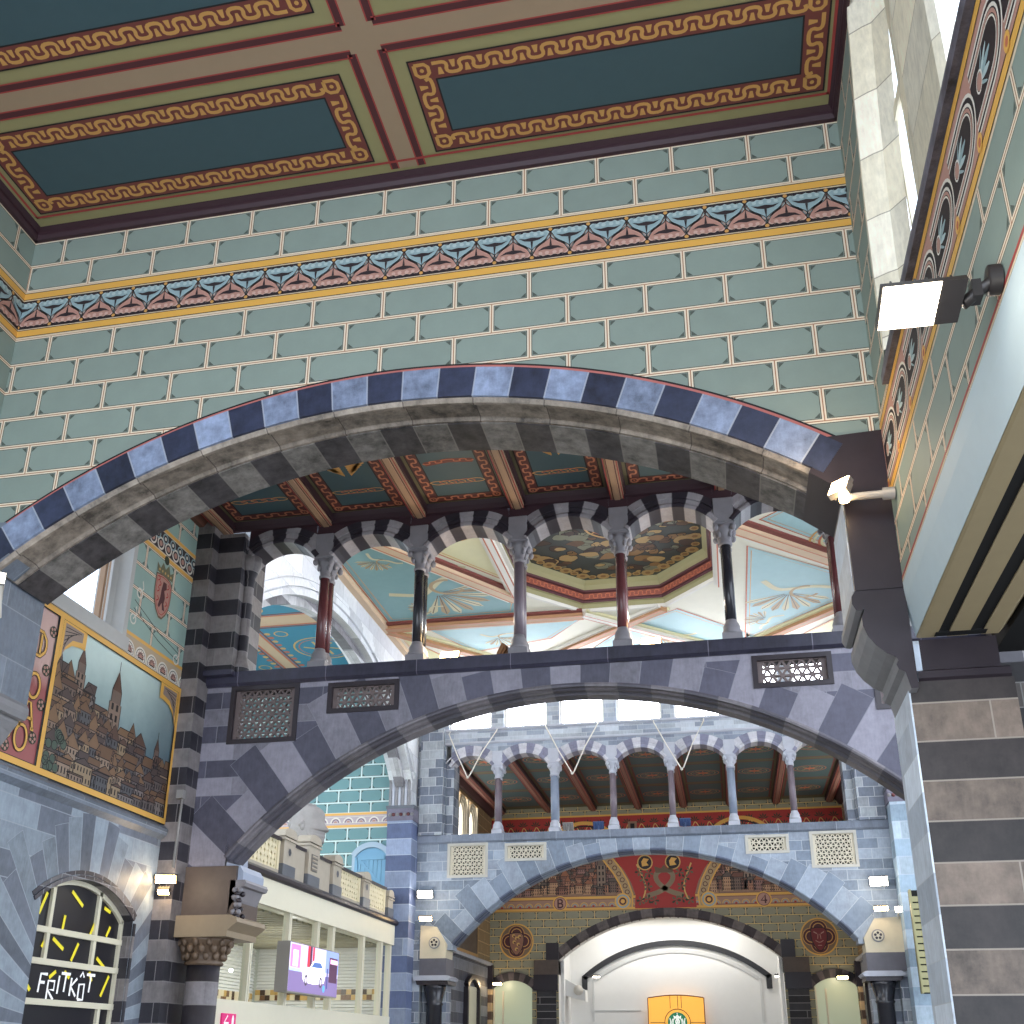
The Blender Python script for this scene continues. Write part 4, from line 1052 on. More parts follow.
for (a, b, c_, d) in ((11.39, 3.12, 11.5, 3.38), (11.99, 3.46, 12.26, 3.31), (11.92, 3.16, 11.9, 2.99), (12.50, 2.98, 12.57, 3.13), (12.74, 3.35, 12.9, 3.31), (12.94, 3.13, 12.87, 3.0), (11.54, 2.75, 11.62, 2.88), (11.74, 2.87, 11.98, 2.76), (12.28, 2.86, 12.17, 2.64), (12.72, 2.72, 12.93, 2.61), (11.78, 2.42, 11.90, 2.5), (12.07, 2.51, 12.19, 2.44), (12.60, 2.54, 12.68, 2.43), (13.06, 2.52, 12.92, 2.26), (11.36, 2.33, 11.45, 2.26)):
    f.rib([(a, b), (c_, d)], .045, YEL, .006)
xx = 11.575
for ch, dz in zip('FRITKQT', (0, -.07, .0, .03, -.01, -.06, .05)):
    w_ = .09 if ch == 'I' else .17
    glyph(f, ch, xx + w_ / 2, 2.35 + dz, .21, .034, WHT, .008); xx += w_ + .008
glyph(f, '^', 12.46, 2.485, .2, .03, WHT, .008)
mb2.build('lettering', t, label='white FRITKÔT lettering and yellow sticks')
mb = MB(); xo0, xo1 = AX - .17, AX - .13
for yy in (11.60, 12.59): mb.box(xo0, xo1, yy - .03, yy + .03, 2.58, darch(yy) - .01, IV)
for z in (2.95, 2.59, 2.14): mb.box(xo0, xo1 + .01, DY0, DY1, z - .035, z + .035, IV)
mb.box(xo0, xo1, DY0, DY0 + .05, .6, darch(DY0), IV); mb.box(xo0, xo1, DY1 - .05, DY1, .6, darch(DY1), IV); mb.box(xo0, xo1, 12.86, 12.92, .6, 2.14, IV)
A_ = math.asin((DY1 - dcy) / dR)
mb.arc(dcy, dcz, [(dR - .06, xo0), (dR, xo0), (dR, xo1), (dR - .06, xo1)], PI / 2 - A_, PI / 2 + A_, 20, IV, plane='x')
mb.build('joinery', t)
mb = MB()
mb.box(AX, AX + .02, DY1 + .01, DY1 + .06, 0, 3.2, CO2)
for rr, dd in ((0, .02), (.05, .01)):
    mb.arc(dcy, dcz, [(dR + .0 + rr * 1.2, AX), (dR + .05 + rr * 1.2, AX), (dR + .05 + rr * 1.2, AX + dd), (dR + rr * 1.2, AX + dd)], PI / 2 - A_, PI / 2 + A_, 20, stone('shop arch roll', (58, 54, 60), (100, 96, 98), h=.2, w=.2), plane='x')
mb.build('stone_surround', t)
mb = MB(); mb.box(AX - .6, AX - .5, Y1B, 14, 0, 4.6, BLACKV); struct(mb, 'wall_left')

# ------------------------------------------------------------------ the central hall
HX0, HX1, HZ = -8.0, 4.08, 11.6
Y2B, Y3 = 14.7, 27.0
WST = stone('white lit ashlar', (206, 208, 212), (224, 226, 228), h=.5, w=.9, z0=.1, joint=(180, 182, 186), jw=.012, mode='rnd', mottle=.08, stain=.08)
def flip_xy(mb): mb.v = [(v[1], v[0], v[2]) for v in mb.v]
ACY, ACZ, AR = 20.85, 2.85, 7.8
for s, nm in ((1, 'wall_left'), (-1, 'wall_right')):
    xi = HX0 if s > 0 else HX1; xo = xi - .6 * s
    mb = MB(); wall_with_arch(mb, Y2B, Y3, HZ, xi, xo, ACY, ACZ, AR, 0, WST, WST, step=.3, xa=(15.25, 26.42)); flip_xy(mb); struct(mb, nm)
    t = thing('stone_arch', (xi, ACY, 8.4), 'white moulded arch on the left side of the central hall, framing the blue transept ceiling' if s > 0 else 'white moulded arch on the right side of the central hall', 'arch')
    mb = MB(); A_ = math.asin(5.57 / 7.8)
    for R0, R1, d in ((7.8, 7.92, .02), (7.97, 8.12, .06), (8.16, 8.24, .03)):
        mb.arc(ACY, ACZ, [(R0, xi), (R0, xi + s * d), (R1, xi + s * d), (R1, xi)], PI / 2 - A_, PI / 2 + A_, 40, WST, plane='x')
    mb.arc(ACY, ACZ, [(7.62, xi - s * .18), (7.62, xi - s * .42), (7.81, xi - s * .42), (7.81, xi - s * .18)], PI / 2 - A_, PI / 2 + A_, 40, stone('transept arch voussoirs', (120, 118, 122), (190, 190, 192), h=.4, w=.4, mottle=.2), plane='x')
    mb.build('arch_moulding', t)
    # responds with a carved band and a striped springer
    for yj, sg in ((26.42, 1), (15.25, -1)):
        tp = thing('wall_pier', (xi, yj, 0), ('blue banded pier with a carved band, ' if s > 0 else 'banded pier toned as light-washed with a carved band, ') + ('far' if sg > 0 else 'near') + ' side of the ' + ('left' if s > 0 else 'right') + ' hall arch', 'pier')
        mb = MB(); lo, hi = (yj - .02, Y3 - .02) if sg > 0 else (Y2B + .02, yj + .02)
        mb.box(min(xo - s * .02, xi + s * .06), max(xo - s * .02, xi + s * .06), lo, hi, 0, 7.30, stone('blue banded pier', (88, 100, 134), (138, 150, 176), h=.42, w=3, z0=.1, joint=(180, 190, 204), jw=.02, mottle=.15, stain=.15) if s > 0 else stone('banded pier toned as light-washed', (142, 162, 178), (168, 184, 196), h=.42, w=3, z0=.1, joint=(180, 190, 204), jw=.02, mottle=.15, stain=.15)); mb.build('banded_shaft', tp)  # right piers get a paler copy with the washed light put into the stone
        mb = MB(); mb.box(min(xo - s * .04, xi + s * .09), max(xo - s * .04, xi + s * .09), lo - .02, hi, 7.30, 7.62, flat('carved band stone', (112, 108, 124), .6, var=.4))
        mb.box(min(xo - s * .06, xi + s * .11), max(xo - s * .06, xi + s * .11), lo - .04, hi, 7.62, 7.70, SHADEST)
        for k in range(7):
            xx = xo + s * (.05 + .1 * k); yy = lo - .02 if sg > 0 else hi
            mb.sphere((xx, yy, 7.46), .05, REDGR if k % 2 else GREYST, 5)
        mb.build('carved_band', tp)
        mb = MB()
        Z_ = [7.70, 7.78, 7.95, 8.3, 8.7, 9.0]; D_ = [.0, .03, .05, .0, -.12, -.28]
        for i in range(5):
            for k in range(7):
                xa_, xb_ = xo + s * (.6 * k / 7), xo + s * (.6 * (k + 1) / 7 - .02)
                yA, yB = (lo - D_[i] * sg * -1 if False else (yj - .02 + -sg * (-D_[i]))), (yj - .02 - sg * (-D_[i + 1]))
                yA = yj - sg * (.1 - D_[i] * 0 + D_[i] * -1 * -1 - .1 + 0) if False else yj - sg * (.04 + max(0, -D_[i]) * 1.4); yB = yj - sg * (.04 + max(0, -D_[i + 1]) * 1.4)
                mb.mesh([(xa_, yA, Z_[i]), (xb_, yA, Z_[i]), (xb_, yB, Z_[i + 1]), (xa_, yB, Z_[i + 1]), (xa_, yA + sg * .5, Z_[i]), (xb_, yA + sg * .5, Z_[i]), (xb_, yB + sg * .5, Z_[i + 1]), (xa_, yB + sg * .5, Z_[i + 1])],
                        [(0, 1, 2, 3), (0, 3, 7, 4), (1, 5, 6, 2)], LTC if k % 2 else GREYST)
        mb.build('striped_springer', tp)

# painted ceiling with an octagon and buff ribs
CPC = flat('cream painted ceiling', (226, 220, 200), .7, var=.05)
OC = (CX, 20.5)
def octa(k): return [(OC[0] + a * k, OC[1] + b * k) for a, b in ((1.0, 2.87), (2.3, 1.45), (2.3, -1.45), (1.0, -2.87), (-1.0, -2.87), (-2.3, -1.45), (-2.3, 1.45), (-1.0, 2.87))]
mb = MB(); hx0, hx1, hy0, hy1, hz = HX0 - .6, HX1 + .6, YB + .45, YC + .7, HZ + .004
for (a, b, d, e) in ((hx0, OC[0] - 2.3, hy0, hy1), (OC[0] + 2.3, hx1, hy0, hy1), (OC[0] - 2.3, OC[0] + 2.3, hy0, OC[1] - 2.87), (OC[0] - 2.3, OC[0] + 2.3, OC[1] + 2.87, hy1)):
    mb.face([(a, d, hz), (b, d, hz), (b, e, hz), (a, e, hz)], CPC)
for sx in (-1, 1):
    for sy in (-1, 1): mb.face([(OC[0] + sx * 2.3, OC[1] + sy * 2.87, hz), (OC[0] + sx * 2.3, OC[1] + sy * 1.45, hz), (OC[0] + sx * 1.0, OC[1] + sy * 2.87, hz)], CPC)
mb.box(hx0, hx1, hy0, hy1, HZ + .75, HZ + .9, CPC)
c = PL((0, 0, HZ), (1, 0, 0), (0, 1, 0), mb, (0, 0, -1))
OC = (CX, 20.5)
def octa(k): return [(OC[0] + a * k, OC[1] + b * k) for a, b in ((1.0, 2.87), (2.3, 1.45), (2.3, -1.45), (1.0, -2.87), (-1.0, -2.87), (-2.3, -1.45), (-2.3, 1.45), (-1.0, 2.87))]
LTEAL = flat('light teal ceiling panel', (158, 190, 192), .6, var=.08)
MTEAL = flat('middle teal ceiling panel', (124, 162, 164), .6, var=.08)
PALEY = flat('pale yellow ceiling panel', (216, 208, 164), .6, var=.05)
panels = [([(-7.75, 17.2), (-7.75, 23.15), (-4.55, 23.15), (-4.35, 22.4)], MTEAL), ([(-7.75, 24.1), (-7.75, 26.8), (-6.6, 26.8)], PALEY),
          ([(-6.9, 23.9), (-3.1, 23.9), (-4.0, 25.0), (-6.1, 25.6)], LTEAL), ([(-2.0, 24.6), (-.7, 23.7), (1.6, 26.3), (-3.5, 26.6)], LTEAL),
          ([(.95, 20.6), (3.8, 23.05), (.95, 25.9)], LTEAL), ([(1.2, 19.4), (3.85, 17.0), (3.85, 22.0)], LTEAL), ([(3.85, 24.0), (3.85, 26.8), (1.7, 26.8)], PALEY),
          ([(-5.8, 15.4), (-4.4, 18.3), (-4.4, 21.3), (-6.6, 18.2)], PALEY), ([(.6, 15.3), (3.6, 15.3), (1.1, 18.2)], MTEAL), ([(-4.0, 15.3), (0, 15.3), (-.9, 17.2), (-3.0, 17.2)], PALEY)]
for P_, m in panels:
    c.poly(P_, m, .004)
    n = len(P_); cx_ = sum(p[0] for p in P_) / n; cy_ = sum(p[1] for p in P_) / n
    ins = [(cx_ + (p[0] - cx_) * .93, cy_ + (p[1] - cy_) * .93) for p in P_]
    c.rib(ins, .03, GOLDP, .006, closed=True); c.rib([(cx_ + (p[0] - cx_) * 1.02, cy_ + (p[1] - cy_) * 1.02) for p in P_], .05, ORNG, .0055, closed=True)
def bird(c, x, y, s, a, cols):
    def T(u, v): return (x + s * (u * cos(a) - v * sin(a)), y + s * (u * sin(a) + v * cos(a)))
    for k in range(9):
        q = .2 + .28 * k
        c.poly([T(.1 * cos(q), .1 * sin(q)), T(.8 * cos(q - .1), .8 * sin(q - .1)), T(.95 * cos(q), .95 * sin(q)), T(.8 * cos(q + .1), .8 * sin(q + .1))], cols[k % 2], .006 + .0002 * k)
        c.rib([T(.1 * cos(q), .1 * sin(q)), T(.9 * cos(q), .9 * sin(q))], .02 * s, BLACKL if 0 else cols[2], .0085)
    c.rib(chaikin([T(-.7, -.5), T(-.3, -.1), T(0, -.2), T(.4, -.4), T(.8, -.35), T(1.05, -.55)], 2), .13 * s, cols[0], .009)
    c.ring(*T(.3, -.1), .28 * s, .07 * s, cols[1], .0095, 20, 1, .5, 5)
CB = (flat('pale feather paint', (206, 196, 158), .6), flat('tan feather paint', (176, 150, 112), .6), flat('brown feather outline', (110, 96, 84), .6))
for (x, y, s, a) in ((-6.1, 21.7, 1.35, -.5), (-7.0, 19.8, .5, .8), (-5.3, 24.7, .6, 0), (1.9, 23.2, 1.15, .3), (-1.2, 25.6, .8, .2), (3.2, 19.9, .7, 1.2), (1.4, 24.7, .55, 2.2), (-6.6, 22.5, .5, 2.4)): bird(c, x, y, s, a, CB)
for (x, y, r) in ((3.1, 20.6, .9), (-5.2, 18.2, 1.0)):
    for rr, m in ((r, GOLDP), (r * .9, PALEY), (r * .78, ORNG), (r * .72, PALEY)): c.ring(x, y, rr, .05, m, .0098, 30)
# octagon picture
octm = MB(); 
def octring(mb, k0, k1, z0, z1, m):
    A, B = octa(k0), octa(k1)
    for i in range(8):
        j = (i + 1) % 8; mb.face([(*A[i], z0), (*A[j], z0), (*B[j], z1), (*B[i], z1)], m)
struct_c = mb
ceil_hall = struct(mb, 'ceiling')
for k0, k1, z0, z1, m in ((1.03, 1.0, -.03, -.03, WHITEP), (1.0, .99, -.03, .03, WHITEP), (.99, .975, .03, .12, OLIVE), (.975, .95, .12, .13, OLIVE), (.95, .945, .13, .18, OXBLOOD), (.945, .93, .18, .19, OXBLOOD), (.93, .925, .19, .34, flat('brick red moulding', (150, 84, 66), .6)), (.925, .90, .34, .35, OXBLOOD), (.90, .895, .35, .40, OXBLOOD), (.895, .88, .40, .50, OLIVE), (.88, .85, .50, .60, OLIVE)): octring(octm, k0, k1, HZ + z0, HZ + z1, m)
A = octa(.927)
for i in range(8):
    j = (i + 1) % 8; (x0, y0), (x1, y1) = A[i], A[j]; L = math.hypot(x1 - x0, y1 - y0); ux, uy = (x1 - x0) / L, (y1 - y0) / L
    nx, ny = -uy, ux
    if (OC[0] - x0) * nx + (OC[1] - y0) * ny < 0: nx, ny = -nx, -ny
    f = PL((x0, y0, HZ + .21), (ux, uy, 0), (0, 0, 1), octm, (nx, ny, 0))
    s, n, p = serp(L - .1, .10, .2, .06, 1); f.rib([(a + .05, b) for a, b in s], .025, ORNG, .012)
octm.build('octagon_frame', ceil_hall, label='oxblood and olive stepped octagonal frame')
mb = MB(); c = PL((0, 0, HZ + .60), (1, 0, 0), (0, 1, 0), mb, (0, 0, -1))
c.poly(octa(.86), flat('octagon ground paint', (66, 68, 62), .6, var=.1), .0)
BR = [flat('octagon paint %d' % i, k, .6, var=.15) for i, k in enumerate([(140, 102, 58), (104, 74, 50), (176, 142, 90), (78, 58, 46), (126, 124, 100)])]
r2 = random.Random(5)
def inoct(x, y, k=.78):
    dx, dy = abs(x - OC[0]) / k, abs(y - OC[1]) / k
    return dx < 2.3 and dy < 2.87 and dx * 1.42 / 1.3 + dy < 1.45 + 2.3 * 1.42 / 1.3
for k in range(210):
    x, y = OC[0] + r2.uniform(-1.8, 1.8), OC[1] + r2.uniform(-2.3, 2.3)
    if not inoct(x, y): continue
    a = r2.uniform(0, PI); s = r2.uniform(.1, .28)
    P_ = chaikin([(x + s * cos(a + q * 1.05) * r2.uniform(.5, 1.3), y + s * sin(a + q * 1.05) * r2.uniform(.4, 1)) for q in range(6)], 1)
    if all(inoct(*p, .83) for p in P_): c.poly(P_, BR[k % 5], .002 + k * .00004); c.rib(P_ + [P_[0]], .016, BLACKL, .0085)
for rr, m, w in ((.62, GOLDP, .05), (.55, BLACKL, .02), (.5, ORNG, .05), (.2, GOLDP, .05)): c.ring(OC[0] + .1, OC[1] - .3, rr, w, m, .010, 28)
for k in range(8): a = k * PI / 4 + .2; c.rib([(OC[0] + .1 + .2 * cos(a), OC[1] - .3 + .2 * sin(a)), (OC[0] + .1 + .58 * cos(a), OC[1] - .3 + .58 * sin(a))], .04, GOLDP, .011)
O = octa(.83); 
for i in range(8):
    j = (i + 1) % 8
    for q in range(6):
        x = O[i][0] + (O[j][0] - O[i][0]) * (q + .5) / 6; y = O[i][1] + (O[j][1] - O[i][1]) * (q + .5) / 6
        x = OC[0] + (x - OC[0]) * .95; y = OC[1] + (y - OC[1]) * .95
        c.disc(x, y, .13 * (.8 + .4 * (q % 2)), BR[2], .011, 8); c.disc(x, y, .07, BR[0], .012, 6)
mb.build('octagon_picture', ceil_hall, label='brown and gold painted octagon with a spoked wheel and cloud edge')
mb = MB()
def rib3(x0, y0, x1, y1, w, main, edge_):
    L = math.hypot(x1 - x0, y1 - y0); ux, uy = (x1 - x0) / L, (y1 - y0) / L; nx, ny = -uy, ux
    for o, ww, m, z in ((0, w, main, .13), (-w * .72, w * .44, edge_, .05), (w * .72, w * .44, WHITEP, .07)):
        a = [(x0 + nx * (o - ww / 2), y0 + ny * (o - ww / 2)), (x1 + nx * (o - ww / 2), y1 + ny * (o - ww / 2)), (x1 + nx * (o + ww / 2), y1 + ny * (o + ww / 2)), (x0 + nx * (o + ww / 2), y0 + ny * (o + ww / 2))]
        mb.prism(a, 'z', HZ - z, HZ + .01, m)
    f = PL((0, 0, HZ - .13), (1, 0, 0), (0, 1, 0), mb, (0, 0, -1))
    for o in (-.38, .38): f.rib([(x0 + nx * w * o, y0 + ny * w * o), (x1 + nx * w * o, y1 + ny * w * o)], .03, ORNG, .003)
BR2 = flat('warm brown rib', (176, 132, 92), .6, var=.05)
for a in ((-8, 16.9, -4.35, 22.25, .3, BUFF, MAROON), (-7.9, 23.45, -2.95, 23.5, .28, BR2, MAROON), (-7.9, 23.6, -5.1, 26.9, .22, BR2, PALEY), (-1.0, 23.45, -4.9, 26.7, .22, BR2, PALEY),
          (.35, 26.95, 4.0, 23.2, .22, BR2, PALEY), (.3, 19.2, 4.08, 22.75, .32, BUFF, MAROON), (-4.35, 17.0, -4.3, 22.2, .2, WHITEP, WHITEP), (.38, 17.0, .38, 22.3, .2, WHITEP, WHITEP),
          (-2.95, 23.45, .4, 26.6, .2, WHITEP, PALEY), (-2.9, 17.5, -5.5, 14.8, .22, BR2, PALEY), (-1, 17.5, 1.8, 14.8, .22, BR2, PALEY), (-8, 19.3, -4.4, 15.0, .2, BR2, MAROON)): rib3(*a)
for (x0, x1, y0, y1) in ((HX0, HX0 + .16, Y2B, Y3), (HX1 - .16, HX1, Y2B, Y3), (HX0, HX1, Y3 - .16, Y3)): mb.box(x0, x1, y0, y1, HZ - .12, HZ, BUFF)
mb.build('ceiling_rib', ceil_hall)

# clerestory over the farther arcade (and over the nearer one, seen from the hall)
for yy0, yy1, k_ in ((27.0, 27.7, 1), (14.42, 14.7, 2)):
    mb = MB(); bays = [CX + (i - 3) * 1.535 for i in range(7)]
    UP = stone('clerestory stone', (150, 158, 172), (178, 184, 192), h=.13, w=.5, z0=.0, joint=(200, 204, 208), jw=.01, mode='rnd', mottle=.1)
    mb.box(HX0 - .5, HX1 + .5, yy0, yy1, 9.45, 9.86, UP); mb.box(HX0 - .5, HX1 + .5, yy0, yy1, 11.35, HZ, UP)
    xs = [HX0 - .5]
    for b_ in bays: xs += [b_ - .6, b_ + .6]
    xs.append(HX1 + .5)
    for i in range(0, len(xs), 2): mb.box(xs[i], xs[i + 1], yy0, yy1, 9.86, 11.35, UP)
    w = struct(mb, 'wall_front')
    mb = MB()
    if k_ == 1: mb.prism([(yy0, 9.80), (yy0 - .06, 9.83), (yy0 - .06, 9.88), (yy0, 9.9)], 'x', HX0, HX1, LTC); mb.prism([(yy0, 9.44), (yy0 - .04, 9.46), (yy0 - .04, 9.5), (yy0, 9.52)], 'x', HX0, HX1, LTC)
    if k_ == 1: struct(mb, 'trim_7')
    for b_ in bays:
        mb = MB(); mb.box(b_ - .6, b_ - .54, yy0 + .12, yy0 + .22, 9.86, 11.35, WHITEP); mb.box(b_ + .54, b_ + .6, yy0 + .12, yy0 + .22, 9.86, 11.35, WHITEP); mb.box(b_ - .54, b_ + .54, yy0 + .12, yy0 + .22, 11.29, 11.35, WHITEP)
        o = struct(mb, 'window_3')
        mb = MB(); mb.box(b_ - .54, b_ + .54, yy0 + .2, yy0 + .23, 9.86, 11.3, DAYHI); mb.build('pane', o)

# three looped cords strung below the clerestory
for k, P_ in enumerate((((-7.12, 9.72), (-6.56, 8.48), (-5.80, 9.74)), ((-4.45, 9.8), (-3.74, 8.46), (-3.04, 9.8)), ((-1.57, 9.76), (-.90, 8.44), (-.27, 9.72)))):
    (xa_, za_), (xm, zm), (xb_, zb_) = P_
    mb = MB(); y = 26.78
    mb.tube([(xa_, 26.99, za_ + .12), (xa_, y + .06, za_), (xa_ + (xm - xa_) * .5, y, za_ + (zm - za_) * .53), (xm - .03, y, zm + .05), (xm, y, zm), (xm + .05, y, zm + .04), (xm + (xb_ - xm) * .5, y, zb_ + (zm - zb_) * .47), (xb_, y + .06, zb_), (xb_, 26.99, zb_ + .12)], .018, WHITEP, 6)
    mb.sphere((xm, y, zm), .04, WHITEP, 5)
    tag(mb.build('hanging_cord'), 'white looped cord hanging before the far clerestory, ' + ('leftmost of three' if k == 0 else 'middle of three' if k == 1 else 'rightmost of three'), 'cord', 'white cords below the far clerestory')

# ------------------------------------------------------------------ left transept
TX, TZ, TY = -14.3, 11.6, 26.75
MART = green('teal painted ashlar transept', 'x', 7.23, u0=-8.6, bw=.62, bh=.345, gr=(108, 148, 150), jc=(206, 226, 222), jl=(206, 226, 222), j=.04)
mb = MB(); mb.box(TX, HX0 - .58, TY, TY + .3, 0, TZ, MART)
f = PL((0, TY, 0), (1, 0, 0), (0, 0, 1), mb)
f.rect(TX, 7.24, HX0 - .6, 7.64, flat('mauve grey frieze ground', (186, 172, 176), .6), .003)
for z in (7.24, 7.57): f.rect(TX, z, HX0 - .6, z + .07, GOLD, .005)
for z in (7.22, 7.36, 7.52, 7.635): f.rect(TX, z, HX0 - .6, z + .012, WHITEP, .006)
for k in range(16):
    x = HX0 - .75 - k * .36
    f.ring(x, 7.37, .13, .035, WHITEP, .007, 14, 1, 0, PI); f.ring(x, 7.37, .09, .025, flat('violet arch paint', (120, 96, 112), .6), .007, 14, 1, 0, PI); f.disc(x, 7.37, .05, PPINK, .007, 10, 1, 0, PI)
struct(mb, 'wall_front')
mb = MB(); mb.box(TX - .3, TX, Y2B, TY + .3, 0, 6, MART); mb.box(TX - .3, TX, Y2B, TY + .3, 9.6, TZ, MART); struct(mb, 'wall_left')
mb = MB(); mb.box(TX - .3, HX0 - .6, Y2B, TY + .3, TZ, TZ + .2, BUFF)
c = PL((0, 0, TZ), (1, 0, 0), (0, 1, 0), mb, (0, 0, -1))
BL = flat('bright teal transept panel', (64, 134, 158), .6, var=.08)
for (y0, y1) in ((15.0, 18.6), (19.1, 22.3), (22.85, 26.3)):
    for (x0, x1) in ((-14.1, -11.6), (-11.3, -8.75)):
        c.rect(x0, y0, x1, y1, BL, .004); c.frame(x0, y0, x1, y1, .07, ORNG, .005); c.frame(x0 + .1, y0 + .1, x1 - .1, y1 - .1, .05, MAROON, .005)
        xm, ym = (x0 + x1) / 2, (y0 + y1) / 2
        c.ring(xm, ym, .75, .05, STRAW, .006, 28); c.ring(xm, ym, .62, .03, ORNG, .006, 28)
        for k in range(6): a = k * PI / 3; c.rib([(xm + .2 * cos(a), ym + .2 * sin(a)), (xm + .5 * cos(a + .3), ym + .5 * sin(a + .3))], .07, STRAW, .006)
        for sx in (-1, 1):
            for q in range(10): c.disc(xm + sx * 1.05, ym - 1.2 + q * .26, .08, ORNG if q % 2 else STRAW, .006, 8)
            for sy in (-1, 1): c.ring(xm + sx * .7, ym + sy * 1.15, .17, .04, STRAW, .006, 12)
struct(mb, 'ceiling')
# pale blue plank door in the teal wall
DB = flat('pale blue door paint', (116, 166, 196), .5, var=.05); DB2 = flat('pale grey blue door frame', (164, 184, 200), .5)
mb = MB(); dx0, dx1 = -9.60, -8.60; dcx = (dx0 + dx1) / 2
mb.box(dx0, dx1, TY - .05, TY, 4.0, 6.45, DB2)
mb.arc(dcx, 6.45 - .30, [(.52, TY - .12), (.66, TY - .12), (.66, TY), (.52, TY)], .55, PI - .55, 16, DB2)
mb.arc(dcx, 6.15, [(0.02, TY - .06), (.53, TY - .06), (.53, TY), (0.02, TY)], .55, PI - .55, 16, DB)
for xx in (dx0 - .03, dx1 - .05): mb.box(xx, xx + .08, TY - .1, TY, 4.0, 6.46, DB2)
o = struct(mb, 'door_1')
mb = MB(); n = 7
for k in range(n): a = dx0 + .1 + (dx1 - dx0 - .2) * k / n; mb.box(a + .004, a + (dx1 - dx0 - .2) / n - .004, TY - .08, TY - .05, 4.0, 6.40, DB)
mb.box(dx0 + .05, dx0 + .13, TY - .11, TY - .05, 4, 6.42, DB); mb.box(dx1 - .13, dx1 - .05, TY - .11, TY - .05, 4, 6.42, DB); mb.box(dx0 + .1, dx1 - .1, TY - .11, TY - .05, 6.34, 6.46, DB)
mb.prism([(dx0 + .12, 6.34), (dx0 + .22, 6.34), (dx1 - .12, 5.66), (dx1 - .12, 5.56)], 'y', TY - .10, TY - .05, DB); mb.build('door_leaf', o)

# ------------------------------------------------------------------ the glazed shop under the transept arch
SX = -8.3
CRM = flat('ivory shopfront enamel', (232, 226, 204), .45, var=.03)
t = thing('glass_shopfront', (SX, 20.5, 0), 'ivory-framed glazed shopfront under the balustrade, below the left hall arch', 'shopfront')
mb = MB(); mb.box(SX - .3, SX + .02, 15.3, 26.36, 4.12, 4.60, CRM); mb.box(SX - .3, SX + .0, 15.3, 26.3, 1.9, 2.42, CRM); mb.box(SX - .25, SX - .02, 15.3, 26.3, 0, 1.9, CRM); mb.build('fascia', t)
mb = MB(); mb.prism([(SX - .3, 4.6), (SX + .05, 4.6), (SX + .10, 4.64), (SX + .10, 4.70), (SX + .04, 4.76), (SX - .3, 4.76)], 'y', 15.3, 26.4, DARKST); mb.build('dark_ledge', t)
for yy in (15.4, 16.75, 18.07, 19.75, 21.25, 22.15, 24.15, 25.5, 26.2):
    mb = MB(); mb.box(SX - .14, SX - .01, yy - .06, yy - .015, 2.42, 4.12, CRM); mb.box(SX - .14, SX - .01, yy + .015, yy + .06, 2.42, 4.12, CRM); mb.box(SX - .12, SX - .03, yy - .02, yy + .02, 2.42, 4.12, GREYMETAL); mb.build('mullion', t)
m_, tt, b = newmat('shop glass'); b.inputs['Transmission Weight'].default_value = 1; b.inputs['Roughness'].default_value = .02; b.inputs['IOR'].default_value = 1.01; b.inputs['Base Color'].default_value = (.93, .97, .96, 1)
mb = MB(); mb.box(SX - .09, SX - .08, 15.4, 26.2, 2.42, 4.12, m_); mb.build('glazing', t)
# shop interior
mb = MB(); IW = flat('pale shop wall', (206, 208, 200), .7, var=.04)
mb.box(-12.2, -12.0, 15.3, 26.5, 0, 4.2, IW); mb.box(-12, SX - .3, 15.2, 15.3, 0, 4.2, IW); mb.box(-12, SX - .3, 26.4, 26.5, 0, 4.2, IW); struct(mb, 'wall_left')
mb = MB(); mb.box(-12.2, SX - .3, 15.2, 26.5, 4.14, 4.55, flat('yellowish slat ceiling', (226, 214, 160), .6))
for k in range(34): mb.box(-12, SX - .3, 15.4 + k * .33, 15.52 + k * .33, 4.08, 4.14, flat('grey slat', (150, 146, 130), .6, var=.2))
struct(mb, 'ceiling')
t = thing('wall_cladding', (-11.9, 20, 1.2), 'white slatted side wall with a checkered strip along the shop back', 'cladding')
mb = MB()
for k in range(26): mb.prism([(-11.98, 2.0 + k * .08), (-11.93, 2.01 + k * .08), (-11.98, 2.075 + k * .08)], 'y', 19.5, 26.3, WHITEW)
mb.build('slats', t)
mb = MB(); r3 = random.Random(3); TC = [flat('checker tile %d' % i, k, .4) for i, k in enumerate([(74, 58, 46), (196, 160, 96), (222, 208, 176), (120, 88, 60)])]
for k in range(46):
    for j in range(3): mb.box(-11.93, -11.90, 19.5 + k * .145, 19.64 + k * .145, 2.55 + j * .145, 2.69 + j * .145, TC[r3.randrange(4)])
mb.build('checker_tiles', t)
def strip_light(x, y, z, l, k):  # glowing strips added to brighten the shop interior
    mb = MB(); mb.box(x - .06, x + .06, y - l / 2, y + l / 2, z, z + .06, GREYMETAL); mb.box(x - .05, x + .05, y - l / 2 + .03, y + l / 2 - .03, z - .03, z, COOL)
    tag(mb.build('added_light_strip'), k, 'light')
strip_light(-10.6, 21.5, 3.98, 1.4, 'added light strip under the shop ceiling behind the display screen')
strip_light(-10.2, 18.0, 3.98, 1.2, 'added light strip under the shop ceiling nearest the banded pier')
t = thing('wall_cladding', (-10.3, 26.3, 1.2), 'white slatted end wall with a checkered tile strip at the shop far end', 'cladding')
mb = MB()
for k in range(26): mb.prism([(26.39, 2.0 + k * .08), (26.35, 2.01 + k * .08), (26.39, 2.075 + k * .08)], 'x', -11.9, -8.65, WHITEW)
mb.build('slats', t); mb = MB()
for k in range(24):
    for j in range(2): mb.box(-11.9 + k * .135, -11.77 + k * .135, 26.33, 26.36, 2.82 + j * .13, 2.945 + j * .13, TC[r3.randrange(4)])
mb.build('checker_tiles', t)
